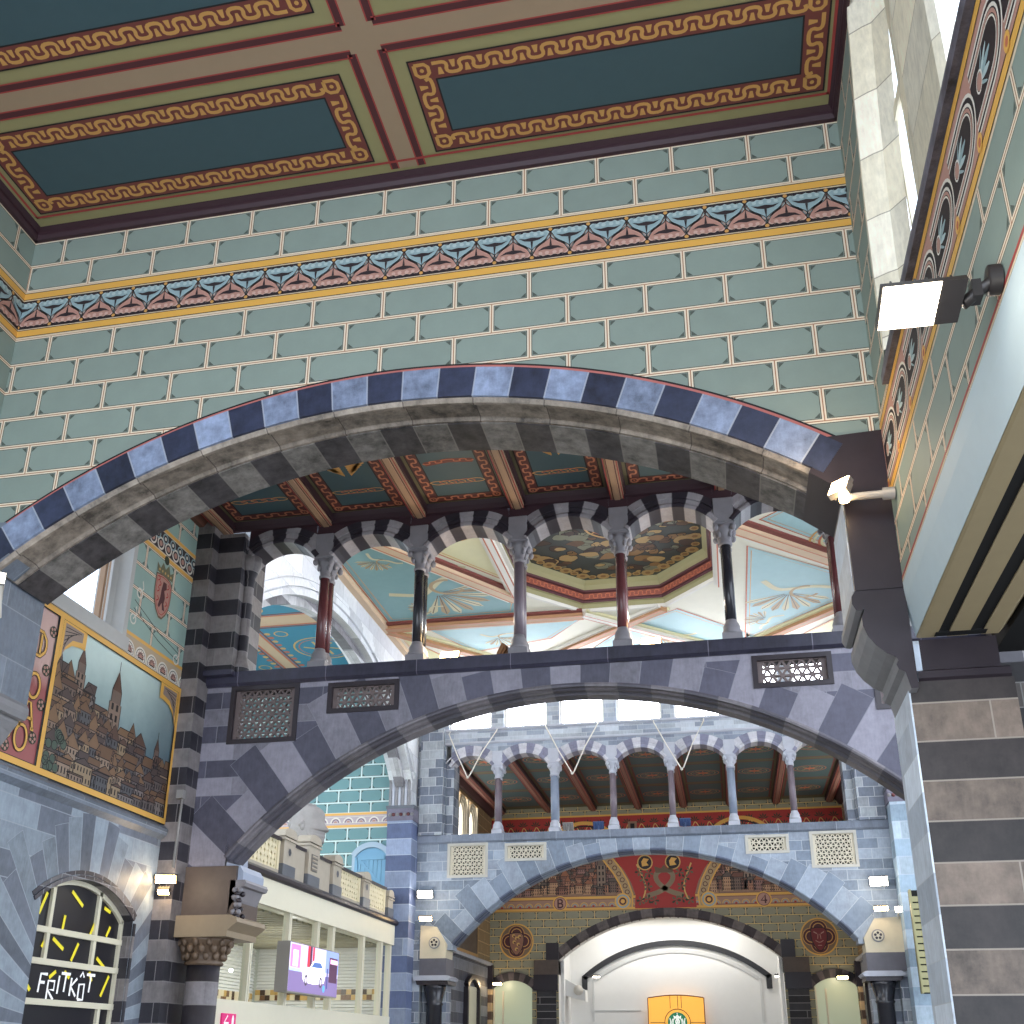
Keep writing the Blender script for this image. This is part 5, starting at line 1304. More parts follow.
t = thing('display_screen', (-8.15, 20.8, 3.1), 'large lit display screen showing a white car in a street, before the glazed shop', 'screen')
k0 = 7.98 / 8.3
a0_, a1_, z0_, z1_ = 19.84 * k0, 22.53 * k0, (2.70 - 1.6) * k0 + 1.6, (3.60 - 1.6) * k0 + 1.6
mb = MB(); mb.box(-8.26, -8.0, a0_, a1_, z0_ - .02, z1_ + .02, GREYMETAL); mb.build('housing', t)
mb = MB(); f = PL((-8.0, 0, 0), (0, 1, 0), (0, 0, 1), mb)
def E_(n, c_, e=.95): return flat('screen ' + n, c_, .4, emit=e)
L_ = a1_ - a0_; H_ = z1_ - z0_
def R_(a, b, c_, d, m, h=.003): f.rect(a0_ + L_ * a, z0_ + H_ * b, a0_ + L_ * c_, z0_ + H_ * d, m, h)
def Pp(P_, m, h): f.poly([(a0_ + L_ * a, z0_ + H_ * b) for a, b in P_], m, h)
R_(0, 0, 1, 1, E_('pale', (196, 190, 226))); R_(0, 0, 1, .42, E_('road', (120, 104, 150)), .004); R_(0, .42, .22, .48, E_('kerb', (170, 190, 220)), .005)
R_(.02, .5, .2, .97, E_('magenta', (214, 120, 190)), .005); R_(.06, .52, .16, .86, E_('sky', (190, 220, 244)), .006); R_(.22, .46, .32, 1, E_('lilac', (214, 200, 236)), .005)
R_(.34, .55, .39, 1, E_('red', (190, 50, 70)), .005); R_(.39, .5, .43, 1, E_('dark', (70, 40, 70)), .005); R_(.44, .6, .48, 1, E_('red', (190, 50, 70)), .005)
R_(.72, .5, 1, 1, E_('blue', (132, 150, 206)), .005); R_(.80, .3, .98, .86, E_('dark', (70, 40, 70)), .006); R_(.82, .72, .98, .82, E_('pink', (250, 190, 230)), .007)
Pp([(.26, .30), (.25, .45), (.32, .52), (.40, .56), (.46, .70), (.62, .72), (.70, .58), (.72, .42), (.70, .26), (.5, .2), (.30, .22)], E_('car', (246, 246, 252), 1.1), .008)
Pp([(.42, .56), (.48, .68), (.61, .69), (.67, .58)], E_('glass', (70, 100, 160)), .009)
for cx_ in (.33, .63):
    f.disc(a0_ + L_ * cx_, z0_ + H_ * .27, .105, E_('tyre', (60, 50, 70)), .010, 16, .8); f.disc(a0_ + L_ * cx_, z0_ + H_ * .27, .06, E_('hub', (200, 190, 210)), .011, 12, .8)
R_(.75, .15, .775, .6, E_('person', (60, 70, 130)), .009); f.disc(a0_ + L_ * .7, z0_ + H_ * .14, .07, E_('cyan', (90, 160, 220)), .010, 12)
mb.build('screen_picture', t, label='lit picture of a white car')
t = thing('direction_sign', (SX, 17.35, 2.1), 'small magenta sign with white arrow and figure below the shop glazing', 'sign')
mb = MB(); mb.box(SX + .0, SX + .03, 17.1, 17.62, 1.9, 2.2, flat('magenta sign', (214, 40, 120), .4, emit=.3)); mb.build('sign_plate', t)
mb = MB(); f = PL((SX + .032, 0, 0), (0, 1, 0), (0, 0, 1), mb)
f.rib([(17.30, 2.17), (17.18, 2.05), (17.30, 1.93)], .03, WHT, .001); f.rib([(17.18, 2.05), (17.36, 2.05)], .03, WHT, .001)
mb.build('white_arrow', t)
mb = MB(); f.mb = mb; f.disc(17.5, 2.15, .03, WHT, .001, 10); f.rect(17.46, 1.94, 17.54, 2.14, WHT, .0011); mb.build('white_figure', t)

# ------------------------------------------------------------------ balustrade with pierced panels, posts and a stone head
STB = flat('warm grey balustrade stone', (178, 168, 152), .65, var=.12)
PX0, PX1 = SX - .28, SX - .02
BAL = thing('balustrade', (SX - .15, 20.8, 4.76), 'stone balustrade of cream pierced panels and round-topped posts above the glazed shop', 'balustrade')
def post(y, w_, top, label, big=False):
    mb = MB(); x0, x1 = SX - .30, SX + .0
    mb.box(x0, x1, y - w_ / 2, y + w_ / 2, 4.76, 5.0, SHADEST, .01); mb.box(x0 + .03, x1 - .02, y - w_ / 2 + .03, y + w_ / 2 - .03, 5.0, top - .14, STB)
    for z in (top - .20, top - .13): mb.box(x0, x1 + .01, y - w_ / 2 - .01, y + w_ / 2 + .01, z, z + .035, STB)
    t = mb.build('post', BAL)
    mb = MB(); n = 10
    mb.prism([(y - w_ / 2 + .02, top - .1), (y + w_ / 2 - .02, top - .1), (y + w_ / 2 - .02, top - .04)] + [(y + (w_ / 2 - .03) * cos(PI * k / n), top - .04 + .09 * sin(PI * k / n)) for k in range(n + 1)] + [(y - w_ / 2 + .02, top - .04)], 'x', x0 + .01, x1, STB); mb.build('rounded_cap', t)
    mb = MB(); f = PL((x1 - .018, 0, 0), (0, 1, 0), (0, 0, 1), mb)
    if big:
        mb.box(x1 - .02, x1, y - .16, y + .16, 5.08, 5.42, flat('carved grey tablet', (120, 116, 112), .6, var=.4))
        for i in range(4):
            for j in range(4): mb.sphere((x1, y - .11 + .075 * i, 5.13 + .08 * j), .028, STB, 4)
        mb.build('carved_tablet', t)
    else:
        f.disc(y, 5.25, .09, SHADEST, .004, 16); f.ring(y, 5.25, .085, .02, STB, .006, 16)
        for k in range(4): f.disc(y + .04 * cos(k * PI / 2), 5.25 + .04 * sin(k * PI / 2), .022, DARKST, .007, 8)
        mb.build('rosette', t)
post(19.45, .62, 5.66, 'broad grey balustrade post left of the stone head')
post(20.75, .66, 5.78, 'tallest warm stone post with a carved tablet, right of the stone head', True)
post(22.15, .56, 5.62, 'balustrade post with a rosette, right of the tablet post')
post(24.15, .50, 5.56, 'balustrade post with a rosette in front of the pale blue door')
post(26.05, .46, 5.40, 'last balustrade post, beside the blue banded pier')
post(17.2, .55, 5.6, 'balustrade post nearest the gallery bridge, behind its arch')
def bpanel(y0, y1, label, pierced=True):
    mb = MB(); x0, x1 = SX - .22, SX - .08
    mb.box(x0, x1, y0, y1, 4.76, 4.86, STB); mb.box(x0 - .03, x1 + .03, y0, y1, 5.42, 5.48, DARKST)
    if not pierced: mb.box(x0, x1, y0, y1, 4.86, 5.42, STB); mb.build('panel', BAL, label='short plain panel'); return
    CP = flat('cream pierced panel', (226, 214, 180), .6, var=.05)
    mb.box(x0, x1, y0, y0 + .1, 4.86, 5.42, CP); mb.box(x0, x1, y1 - .1, y1, 4.86, 5.42, CP)
    t = mb.build('panel', BAL, label='cream pierced panel')
    g = MB(); a0, a1, b0, b1 = y0 + .1, y1 - .1, 4.86, 5.42
    cols = max(4, round((a1 - a0) / .15)); rows = 5; ww = (a1 - a0) / cols; hh = (b1 - b0) / rows
    for i in range(cols):
        for j in range(rows):
            cy_, cz_ = a0 + (i + .5) * ww, b0 + (j + .5) * hh; o = (j % 2) * .0
            sq = [(cy_ - ww / 2, cz_ - hh / 2), (cy_ + ww / 2, cz_ - hh / 2), (cy_ + ww / 2, cz_ + hh / 2), (cy_ - ww / 2, cz_ + hh / 2)]
            k_ = .62 if (i + j) % 2 else .38
            d = [(cy_ - .0, cz_ - hh / 2 * .86), (cy_ + ww / 2 * k_, cz_), (cy_, cz_ + hh / 2 * .86), (cy_ - ww / 2 * k_, cz_)]
            for q in range(4):
                r = (q + 1) % 4
                for xx in (x1 - .02, x0 + .04): g.face([(xx, *sq[q]), (xx, *sq[r]), (xx, *d[r]), (xx, *d[q])], CP)
                g.face([(x1 - .02, *d[q]), (x1 - .02, *d[r]), (x0 + .04, *d[r]), (x0 + .04, *d[q])], CP)
    g.build('pierced_lattice', t)
bpanel(17.5, 19.12, 'cream pierced balustrade panel at the left, next to the bridge arch')
bpanel(19.78, 20.4, 'short plain balustrade section under the stone head', False)
bpanel(21.1, 21.86, 'short plain balustrade section right of the tablet post', False)
bpanel(22.45, 23.88, 'cream pierced balustrade panel in the middle, left of the blue door')
bpanel(24.42, 25.8, 'cream pierced balustrade panel farthest right, beside the blue pier')
t = thing('stone_sculpture', (-8.77, 21.4, 4.77), 'large grey stone head sculpture in profile above the balustrade', 'sculpture')
HS = flat('weathered grey head stone', (150, 146, 144), .7, var=.25)
hb = [(0, .46), (.12, .47), (.26, .42), (.37, .30), (.42, .16), (.405, .10), (.44, .03), (.56, -.08), (.55, -.12), (.43, -.13), (.475, -.17), (.43, -.20), (.475, -.245), (.42, -.28), (.46, -.35), (.39, -.40), (.26, -.40), (.16, -.42), (.14, -.60), (-.26, -.60), (-.28, -.36), (-.38, -.18), (-.43, .05), (-.36, .28), (-.2, .42)]
mb = MB(); cy0, cz0, cx0 = 21.4, 6.16, -8.77
layers = [(-.30, .55), (-.26, .78), (-.17, .93), (-.06, 1.0), (.06, 1.0), (.17, .93), (.26, .78), (.30, .55)]
vs = []; n = len(hb)
for dx, k in layers:
    for (a, b) in hb:
        face = a > .37
        kk = k * (1 - .0) if not face else min(1, k) * (1 - .14 * (abs(dx) / .1) ** .7 if abs(dx) > .05 else 1)
        vs.append((cx0 + .95 * a * kk, cy0 - dx * (.75 if b < -.4 else 1), cz0 + .98 * b * (k * .35 + .65)))
fs = [(i * n + q, i * n + (q + 1) % n, (i + 1) * n + (q + 1) % n, (i + 1) * n + q) for i in range(len(layers) - 1) for q in range(n)]
fs += [tuple(range(n)), tuple(range((len(layers) - 1) * n, len(layers) * n))]
mb.mesh(vs, fs, HS, True)
hd = mb.build('head', t)
sm = hd.modifiers.new('soft', 'SUBSURF'); sm.levels = 1; sm.render_levels = 1
for s in (-1, 1):
    mb = MB(); mb.sphere((cx0 - .02, cy0 + s * .29, cz0 - .04), .09, HS, 8, (.6, .45, 1)); mb.build('ear', t)
mb = MB(); r4 = random.Random(2)
for k in range(90):
    a = r4.uniform(0, 2 * PI); ph = r4.uniform(0, 1.75); u = (sin(ph) * cos(a), sin(ph) * sin(a), cos(ph))
    if u[1] > .1 and u[2] < .8: continue
    if u[1] > .45: continue
    mb.sphere((cx0 - .04 + .40 * u[1], cy0 + .30 * u[0], cz0 + .06 + .41 * u[2]), r4.uniform(.035, .055), HS, 5)
mb.sphere((cx0 - .09, cy0, cz0 + .08), .38, HS, 12, (.92, .82, 1.0))
mb.build('curled_hair', t)
mb = MB(); mb.box(cx0 - .25, cx0 + .2, cy0 - .2, cy0 + .2, 4.77, 5.64, STB); mb.build('plinth', t)

# ------------------------------------------------------------------ second passage and the end wall
Y4 = 35.6
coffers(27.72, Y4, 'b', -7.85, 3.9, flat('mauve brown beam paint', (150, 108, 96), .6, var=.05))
for s, nm in ((1, 'wall_left'), (-1, 'wall_right')):
    xw = -7.85 if s > 0 else 3.93
    mb = MB(); f = PL((xw, 0, 0), (0, 1, 0), (0, 0, 1), mb, (s, 0, 0))
    BRN = green('ochre painted ashlar side ' + nm, 'y', 9.4, gr=(150, 126, 92), jc=(200, 176, 130), bw=.8, bh=.37)
    ASH2 = stone('end room ashlar', (70, 72, 84), (120, 124, 134), h=.3, w=.5, joint=(150, 154, 162), mottle=.2)
    mb.box(min(xw, xw - .3 * s), max(xw, xw - .3 * s), 27.7, Y4, 0, 4.3, ASH2); mb.box(min(xw, xw - .3 * s), max(xw, xw - .3 * s), 27.7, Y4, 4.3, 6.6, BRN)
    mb.box(min(xw, xw - .3 * s), max(xw, xw - .3 * s), 27.7, 28.2, 6.6, 9.7, BRN); mb.box(min(xw, xw - .3 * s), max(xw, xw - .3 * s), 33.6, Y4, 6.6, 9.7, BRN); mb.box(min(xw, xw - .3 * s), max(xw, xw - .3 * s), 28.2, 33.6, 9.15, 9.7, BRN)
    # side mosaic
    f.rect(28.2, 4.42, 33.8, 6.2, flat('dark town mosaic', (96, 84, 74), .5, var=.5), .01)
    f.frame(28.2, 4.42, 33.8, 6.2, .09, flat('ochre mosaic frame', (190, 150, 96), .5), .02)
    mb.box(min(xw, xw + .12 * s), max(xw, xw + .12 * s), 27.7, Y4, 4.28, 4.38, LTC)
    # tall pale doorway
    mb.box(min(xw, xw + .04 * s), max(xw, xw + .04 * s), 32.2, 33.6, 0, 3.5, flat('pale lit doorway', (226, 222, 196), .6))
    mb.arc(32.9, 2.6, [(1.1, xw), (1.1, xw + .14 * s), (1.25, xw + .14 * s), (1.25, xw)], .85, PI - .85, 14, DARKST, plane='x')
    for yy in (32.05, 33.62): mb.box(min(xw, xw + .14 * s), max(xw, xw + .14 * s), yy, yy + .14, 0, 3.45, DARKST)
    struct(mb, nm)
    mb = MB(); mb.prism([(xw, 9.25), (xw + s * .1, 9.27), (xw + s * .2, 9.42), (xw + s * .34, 9.5), (xw, 9.51)], 'y', 27.72, Y4 - .01, flat('dark mauve cornice', (74, 50, 54), .6)); struct(mb, 'trim_8')
    mb = MB()
    for k in range(4):
        yc = 28.85 + k * 1.36
        zt = 8.75
        for d, q in ((.60, 0), (.52, .05), (.44, .10)):
            mb.arc(yc, zt - .2, [(d - .09, xw - s * q), (d, xw - s * q), (d, xw - s * (q + .08)), (d - .09, xw - s * (q + .08))], 0, PI, 14, CREAMS, plane='x')
            for sg in (-1, 1):
                ya, yb_ = sorted((yc + sg * d, yc + sg * (d - .09))); mb.box(min(xw - s * q, xw - s * (q + .08)), max(xw - s * q, xw - s * (q + .08)), ya, yb_, 6.7, zt - .2, CREAMS)
        mb.box(min(xw, xw - .3 * s), max(xw, xw - .3 * s), yc + .60, yc + .76, 6.6, 9.15, CREAMS)
    o = struct(mb, 'window_4')
    mb = MB(); mb.box(min(xw - s * .18, xw - s * .20), max(xw - s * .18, xw - s * .20), 28.2, 33.6, 6.6, 9.2, DAYM); mb.build('pane', o)

MAR4 = green('olive painted ashlar end wall', 'x', 6.02, u0=.1, bw=.49, bh=.258, gr=(148, 144, 122), jc=(232, 200, 136), jl=(232, 200, 136), j=.022)
mb = MB(); A0, A1 = CX - 3.58, CX + 3.58
wall_with_arch(mb, -7.85, 3.93, 9.7, Y4, Y4 + .5, CX, .26, 5.5, 0, MAR4, WHITEW, step=.25, xa=(A0, A1), holes=())
f = PL((0, Y4, 0), (1, 0, 0), (0, 0, 1), mb)
f.rect(-7.83, 6.03, 3.91, 6.49, flat('mauve band ground', (170, 130, 110), .6), .003)
for z in (6.03, 6.40): f.rect(-7.83, z, 3.91, z + .085, GOLD, .006)
for z in (6.02, 6.13, 6.38, 6.49): f.rect(-7.83, z, 3.91, z + .014, OXBLOOD, .007)
for k in range(38):
    x = -7.75 + k * .31
    f.ring(x, 6.16, .12, .03, STRAW, .007, 12, 1, 0, PI); f.ring(x, 6.16, .075, .022, PBLUE, .007, 12, 1, 0, PI); f.disc(x, 6.16, .035, REDP, .008, 8)
for x, ch in ((-5.46, 'B'), (1.19, '4')):
    f.disc(x, 6.27, .25, GOLD, .009, 24); f.disc(x, 6.27, .20, PPINK, .010, 24); f.ring(x, 6.27, .2, .015, OXBLOOD, .011, 24); glyph(f, ch, x, 6.27, .26, .05, BLACKL, .012); glyph(f, ch, x, 6.27, .26, .03, OXBLOOD, .013)
# towns left and right of the red centre panel
BACK = flat('mural wash', (150, 118, 96), .6, var=.2)
f.rect(-7.83, 6.5, 3.91, 8.45, BACK, .003)
HB4 = [flat('far town paint %d' % i, k, .6, var=.3) for i, k in enumerate([(168, 118, 94), (140, 96, 80), (186, 144, 112), (118, 96, 84), (150, 112, 104)])]; RF4 = [flat('far roof paint %d' % i, k, .6, var=.3) for i, k in enumerate([(120, 80, 66), (150, 96, 70), (96, 84, 76)])]
rnd = random.Random(9)
for x0, x1 in ((-7.8, -3.4), (-.5, 3.9)):
    for row in range(5):
        x = x0; ii = 0
        while x < x1 - .1:
            w_ = rnd.uniform(.18, .42); zb = 7.35 - row * .2 + rnd.uniform(-.05, .05); zb = max(6.5, zb); h_ = rnd.uniform(.2, .45)
            ii += .04; house(f, x, zb, min(w_, x1 - x), h_, row + ii, HB4, RF4, lw=.02); x += w_ * .8
for x in (-4.2, -6.2, .6, 2.9): tower(f, x, 6.6, .3, 1.5, 4.2, lw=.02)
# red centre panel in a flaring gold border
def flare(x, s, k): return [(x + s * (.0 + k), 6.12), (x + s * (.03 + k), 6.5), (x + s * (-.10 + k), 6.9), (x + s * (-.32 + k), 7.3), (x + s * (-.62 + k), 7.7), (x + s * (-.95 + k), 8.2), (x + s * (-1.1 + k), 8.5)]
Lf, Rf = flare(-2.96, 1, 0), flare(-.96, -1, 0)
f.poly([(-2.96, 6.06)] + Lf + Rf[::-1] + [(-.96, 6.06)], REDP, .0165)
for pts in (flare(-3.03, 1, -.17), flare(-.88, -1, -.17)):
    f.rib(pts, .34, GOLD, .013); f.rib(pts, .24, flat('ochre scroll ground', (180, 150, 110), .6), .014)
    for i in range(len(pts) - 1):
        for q in (.25, .75): x = pts[i][0] + (pts[i + 1][0] - pts[i][0]) * q; z = pts[i][1] + (pts[i + 1][1] - pts[i][1]) * q; f.ring(x, z, .07, .025, OXBLOOD, .015, 10)
for x in (-3.36, -.55):
    for r, m in ((.27, GOLD), (.22, PBLUE), (.17, GOLD), (.12, OXBLOOD), (.07, GOLD)): f.disc(x, 6.30, r, m, .0165 + (.27 - r) * .01, 20)
for s in (-1, 1):
    f.rib(chaikin([(CX - s * .6, 6.45), (CX - s * .1, 6.6), (CX + s * .25, 6.9), (CX + s * .3, 7.15), (CX + s * .1, 7.3)], 2), .16, flat('grey ribbon paint', (140, 122, 96), .6), .018)
    f.rib(chaikin([(CX + s * .75, 6.3), (CX + s * .6, 6.7), (CX + s * .72, 7.1), (CX + s * .9, 7.5)], 2), .05, STRAW, .018)
    for (dx, z) in ((.55, 6.35), (.8, 6.3), (.55, 6.75), (.68, 7.0), (.5, 7.2), (.82, 7.25), (.35, 6.3)):
        for q in range(5): a = q * 1.2566 + dx * 7; f.poly([(CX + s * dx, z), (CX + s * dx + .12 * cos(a - .35), z + .12 * sin(a - .35)), (CX + s * dx + .16 * cos(a), z + .16 * sin(a)), (CX + s * dx + .12 * cos(a + .35), z + .12 * sin(a + .35))], GREENL if q % 2 else flat('olive grey leaf', (104, 98, 72), .6), .019)
f.disc(CX + .02, 6.95, .10, REDP, .02, 8); f.poly([(CX - .28, 7.2), (CX - .32, 7.42), (CX - .1, 7.34), (CX, 7.46), (CX + .1, 7.34), (CX + .32, 7.42), (CX + .28, 7.2)], flat('bronze outline paint', (110, 84, 60)), .02)
for x in (CX - .62, CX + .3): f.disc(x, 7.55, .26, STRAW, .02, 18); f.disc(x, 7.55, .22, NEARBLK, .021, 18); f.poly([(x - .1, 7.42), (x + .12, 7.45), (x + .05, 7.55), (x + .14, 7.66), (x - .04, 7.7), (x - .12, 7.58)], GOLD, .022)
# red vine frieze
f.rect(-7.83, 8.45, 3.91, 9.16, REDP, .004); f.rect(-7.83, 9.16, 3.91, 9.22, GOLD, .005)
for k in range(26):
    x = -7.6 + k * .45; f.rib(chaikin([(x - .22, 8.55), (x - .08, 8.62 + .1 * (k % 2)), (x, 8.9), (x + .12, 8.7), (x + .24, 8.55)], 2), .03, STRAW, .006)
    f.ring(x, 8.62, .07, .028, STRAW, .007, 10)
    for (dx, z) in ((-.02, 8.95), (.2, 8.72)):
        for q in range(5): a = PI / 2 + (q - 2) * .62; f.poly([(x + dx, z - .06), (x + dx + .12 * cos(a - .2), z - .06 + .12 * sin(a - .2)), (x + dx + .20 * cos(a), z - .06 + .20 * sin(a)), (x + dx + .12 * cos(a + .2), z - .06 + .12 * sin(a + .2))], GREENL, .008)
for x in (-4.6, .6): f.ring(x, 8.0, .95, .12, GOLD, .009, 30, 1.2, .2, PI - .2); f.ring(x, 8.0, .84, .05, BLACKL, .0095, 30, 1.2, .2, PI - .2)
f.rect(-3.1, 8.62, -2.8, 8.95, BACK, .009); f.rect(-3.02, 8.7, -2.88, 8.88, BLACKL, .0095)
# two roundels
for x, col in ((-6.94, flat('brown lion paint', (150, 104, 84), .6, var=.2)), (2.80, flat('dark crimson shield paint', (120, 44, 46), .6, var=.1))):
    f.disc(x, 5.07, .58, GOLD, .006, 36); f.disc(x, 5.07, .535, flat('roundel ground', (128, 104, 80), .6), .007, 36)
    for k in range(4):
        a = k * PI / 2; ax_, az_ = x + .24 * cos(a), 5.07 + .24 * sin(a)
        f.disc(ax_, az_, .275, GOLDP, .0075, 20); f.disc(ax_, az_, .25, OXBLOOD, .008 , 20); f.ring(ax_, az_, .17, .03, GOLDP, .0085, 16)
    f.poly(chaikin([(x - .24, 5.32), (x, 5.36), (x + .24, 5.32), (x + .25, 5.0), (x + .15, 4.75), (x, 4.6), (x - .15, 4.75), (x - .25, 5.0), (x - .24, 5.32)], 1), col, .010)
    f.rib(chaikin([(x - .24, 5.32), (x, 5.36), (x + .24, 5.32), (x + .25, 5.0), (x + .15, 4.75), (x, 4.6), (x - .15, 4.75), (x - .25, 5.0), (x - .24, 5.32)], 1), .025, BLACKL, .011)
    if x > 0:
        for sx in (-1, 1): f.rib([(x + sx * .16, 5.22), (x + sx * .06, 5.16)], .03, PPINK, .012); f.rib([(x + sx * .03, 5.15), (x + sx * .05, 5.0)], .02, PPINK, .012)
        f.rib(chaikin([(x - .12, 4.95), (x, 4.88), (x + .12, 4.95)], 1), .02, PPINK, .012); f.rib([(x - .06, 4.8), (x + .06, 4.8)], .02, PPINK, .012)
    else:
        for (dx, dz) in ((0, .1), (-.08, -.02), (.06, -.1), (0, -.25), (.1, .15), (-.1, .18)): f.disc(x + dx, 5.07 + dz, .06, STRAW, .012, 8); f.disc(x + dx + .02, 5.05 + dz, .03, OXBLOOD, .013, 8)
struct(mb, 'wall_front')

t = thing('stone_arch', (CX, Y4, 4.4), 'low dark stone arch over the white coffee-shop alcove in the end wall', 'arch')
VO4 = stone('end arch voussoirs', (58, 48, 52), (108, 98, 96), polar=(CX, .26, .066), joint=(70, 62, 64), jw=.02, mottle=.4)
mb = MB(); A_ = math.asin(3.60 / 5.5)
mb.arc(CX, .26, [(5.80, Y4), (5.80, Y4 - .06), (5.55, Y4 - .06), (5.52, Y4 - .03), (5.50, Y4), (5.5, Y4 + .2), (5.8, Y4 + .2)], PI / 2 - A_, PI / 2 + A_, 50, VO4); mb.build('voussoir_ring', t)
for s in (-1, 1):
    mb = MB()
    def b_(a, c_, *r): mb.box(min(CX + s * a, CX + s * c_), max(CX + s * a, CX + s * c_), *r)
    b_(3.56, 3.98, Y4 - .08, Y4 + .5, 4.44, 5.0, DARKST); b_(3.58, 4.38, Y4 - .1, Y4 + .5, 4.0, 4.46, flat('brown springer stone', (92, 78, 70)))
    b_(3.60, 4.40, Y4 - .09, Y4 + .5, 3.5, 4.0, DARKST); b_(3.66, 4.30, Y4 - .06, Y4 + .5, 0, 3.5, stone('end pier courses', (40, 38, 42), (56, 54, 58), h=.22, w=3, joint=(150, 146, 146), jw=.022, mottle=.3))
    mb.build('impost_pier', t)
for s in (1, -1):
    xc = CX - s * 5.10
    t = thing('side_doorway', (xc, Y4, 0), 'small arched doorway with dark voussoirs and pale glazing, ' + ('left' if s > 0 else 'right') + ' of the coffee-shop arch', 'doorway')
    mb = MB(); rr = .95; hw = .64; cz = 3.82 - rr
    A_ = math.asin(hw / rr)
    mb.arc(xc, cz, [(rr, Y4), (rr, Y4 - .08), (rr + .27, Y4 - .08), (rr + .27, Y4)], PI / 2 - A_ * 1.12, PI / 2 + A_ * 1.12, 16, stone('doorway voussoirs %d' % s, (38, 32, 36), (84, 74, 76), polar=(xc, cz, .17), joint=(60, 54, 56), jw=.02, mottle=.3))
    mb.build('arch_ring', t)
    mb = MB(); n = 12
    P_ = [(xc - hw, .1), (xc + hw, .1)] + [(xc + rr * sin(A_ - 2 * A_ * k / n), cz + rr * cos(A_ - 2 * A_ * k / n)) for k in range(n + 1)]
    mb.prism(P_, 'y', Y4 - .03, Y4 - .005, flat('pale green glazing', (176, 184, 158), .35, emit=.35)); mb.build('glazing', t)
    mb = MB(); mb.box(xc - hw, xc - hw + .05, Y4 - .06, Y4 - .03, .1, 3.55, IV); mb.box(xc - hw + .3, xc - hw + .36, Y4 - .06, Y4 - .03, .1, 3.5, IV); mb.build('door_frame', t)
    # striped pier outside it
    tp = thing('wall_pier', (xc - s * .9, Y4, 0), 'small cream and brown striped pier at the ' + ('left' if s > 0 else 'right') + ' corner of the end wall', 'pier')
    mb = MB(); xa_ = xc - s * .66; xb_ = xc - s * 1.15; mb.box(min(xa_, xb_) , max(xa_, xb_), Y4 - .25, Y4 - .02, 0, 3.55, stone('cream and brown stripes', (92, 72, 58), (206, 176, 132), h=.26, w=.3, joint=(190, 170, 140), jw=.015, mottle=.2)); mb.build('striped_shaft', tp)
    mb = MB(); mb.box(min(xa_, xb_) - .05, max(xa_, xb_) + .03, Y4 - .29, Y4 - .02, 3.55, 4.3, DARKST); mb.build('dark_block', tp)

# white alcove with the coffee sign
YA = 37.6
mb = MB(); mb.box(A0 - 1.5, A1 + 1.5, YA, YA + .2, 0, 6.2, WHITEW); struct(mb, 'wall_front')
mb = MB(); mb.box(A0 - .12, A0 + .1, Y4 + .5, YA, 0, 6.2, WHITEW); mb.box(A1 - .1, A1 + .12, Y4 + .5, YA, 0, 6.2, WHITEW); struct(mb, 'wall_left')
mb = MB(); mb.box(A0 - 1.5, A1 + 1.5, Y4 + .5, YA, 6.0, 6.2, WHITEW); struct(mb, 'ceiling')
t = thing('arch_molding', (-1.86, YA, 3.6), 'black curved band on the white alcove wall above the sign', 'moulding')
mb = MB(); BK = flat('black band paint', (36, 36, 40), .5); cx_, R_2 = -1.86, 4.9; cz = 5.22 - R_2; A_ = math.asin(3.16 / R_2)
mb.arc(cx_, cz, [(R_2 - .17, YA - .1), (R_2, YA - .1), (R_2, YA), (R_2 - .17, YA)], PI / 2 - A_, PI / 2 + A_, 40, BK)
zs_ = cz + R_2 * cos(A_)
for s in (-1, 1): xx = cx_ + s * 3.08; mb.box(xx - .09, xx + .09, YA - .1, YA, 3.62, zs_ + .0, BK)
mb.build('black_band', t)
mb = MB(); mb.arc(cx_, cz, [(R_2 - .42, YA - .03), (R_2 - .30, YA - .05), (R_2 - .30, YA), (R_2 - .42, YA)], PI / 2 - A_ * .92, PI / 2 + A_ * .92, 40, flat('pale grey lip', (206, 206, 204), .7))
for s in (-1, 1): mb.box(cx_ + s * 2.8 - .04, cx_ + s * 2.8 + .04, YA - .03, YA, 2.6, 3.95, flat('pale grey lip', (206, 206, 204)))
mb.box(cx_ - 2.8, cx_ - 1.2, YA - .02, YA, 2.94, 2.97, flat('pale grey lip', (206, 206, 204))); mb.build('grey_lip', t)
t = thing('coffee_sign', (-1.9, 37.3, 2.0), 'amber lit sign with a round green and white emblem in the white alcove', 'sign')
AM = flat('amber sign face', (236, 172, 70), .5, emit=.55, var=0)
ys_ = 37.3; k_ = ys_ / 37.5
sx0, sx1, sz1 = -2.80 * k_, -.97 * k_, 3.34
mb = MB(); n = 10
TP = [(sx1 - (sx1 - sx0) * k / n, sz1 + .08 * sin(PI * k / n)) for k in range(n + 1)]
mb.prism([(sx0, 1.6), (sx1, 1.6)] + TP, 'y', ys_, ys_ + .1, AM); mb.box(sx0 - .03, sx0, ys_ - .01, ys_ + .1, 1.6, sz1, flat('brown sign edge', (120, 70, 40))); mb.box(sx1, sx1 + .03, ys_ - .01, ys_ + .1, 1.6, sz1, flat('brown sign edge', (120, 70, 40)))
f = PL((0, ys_, 0), (1, 0, 0), (0, 0, 1), mb); BE = flat('brown sign edge', (120, 70, 40)); f.rib(TP, .035, BE, .004)
scx = (sx0 + sx1) / 2 + .03; scz = 2.56
for x in (-.22, .03, .15): f.rib([(scx + x, scz + .44), (scx + x, sz1 + .06)], .018, BE, .004)
for s in (-1, 1): f.rib([(scx + s * .42, scz), (scx + s * .9, scz)], .02, BE, .004)
f.ring(scx, scz, .42, .025, BE, .004, 30)
mb.build('amber_panel', t)
mb = MB(); f = PL((0, ys_ - .02, 0), (1, 0, 0), (0, 0, 1), mb)
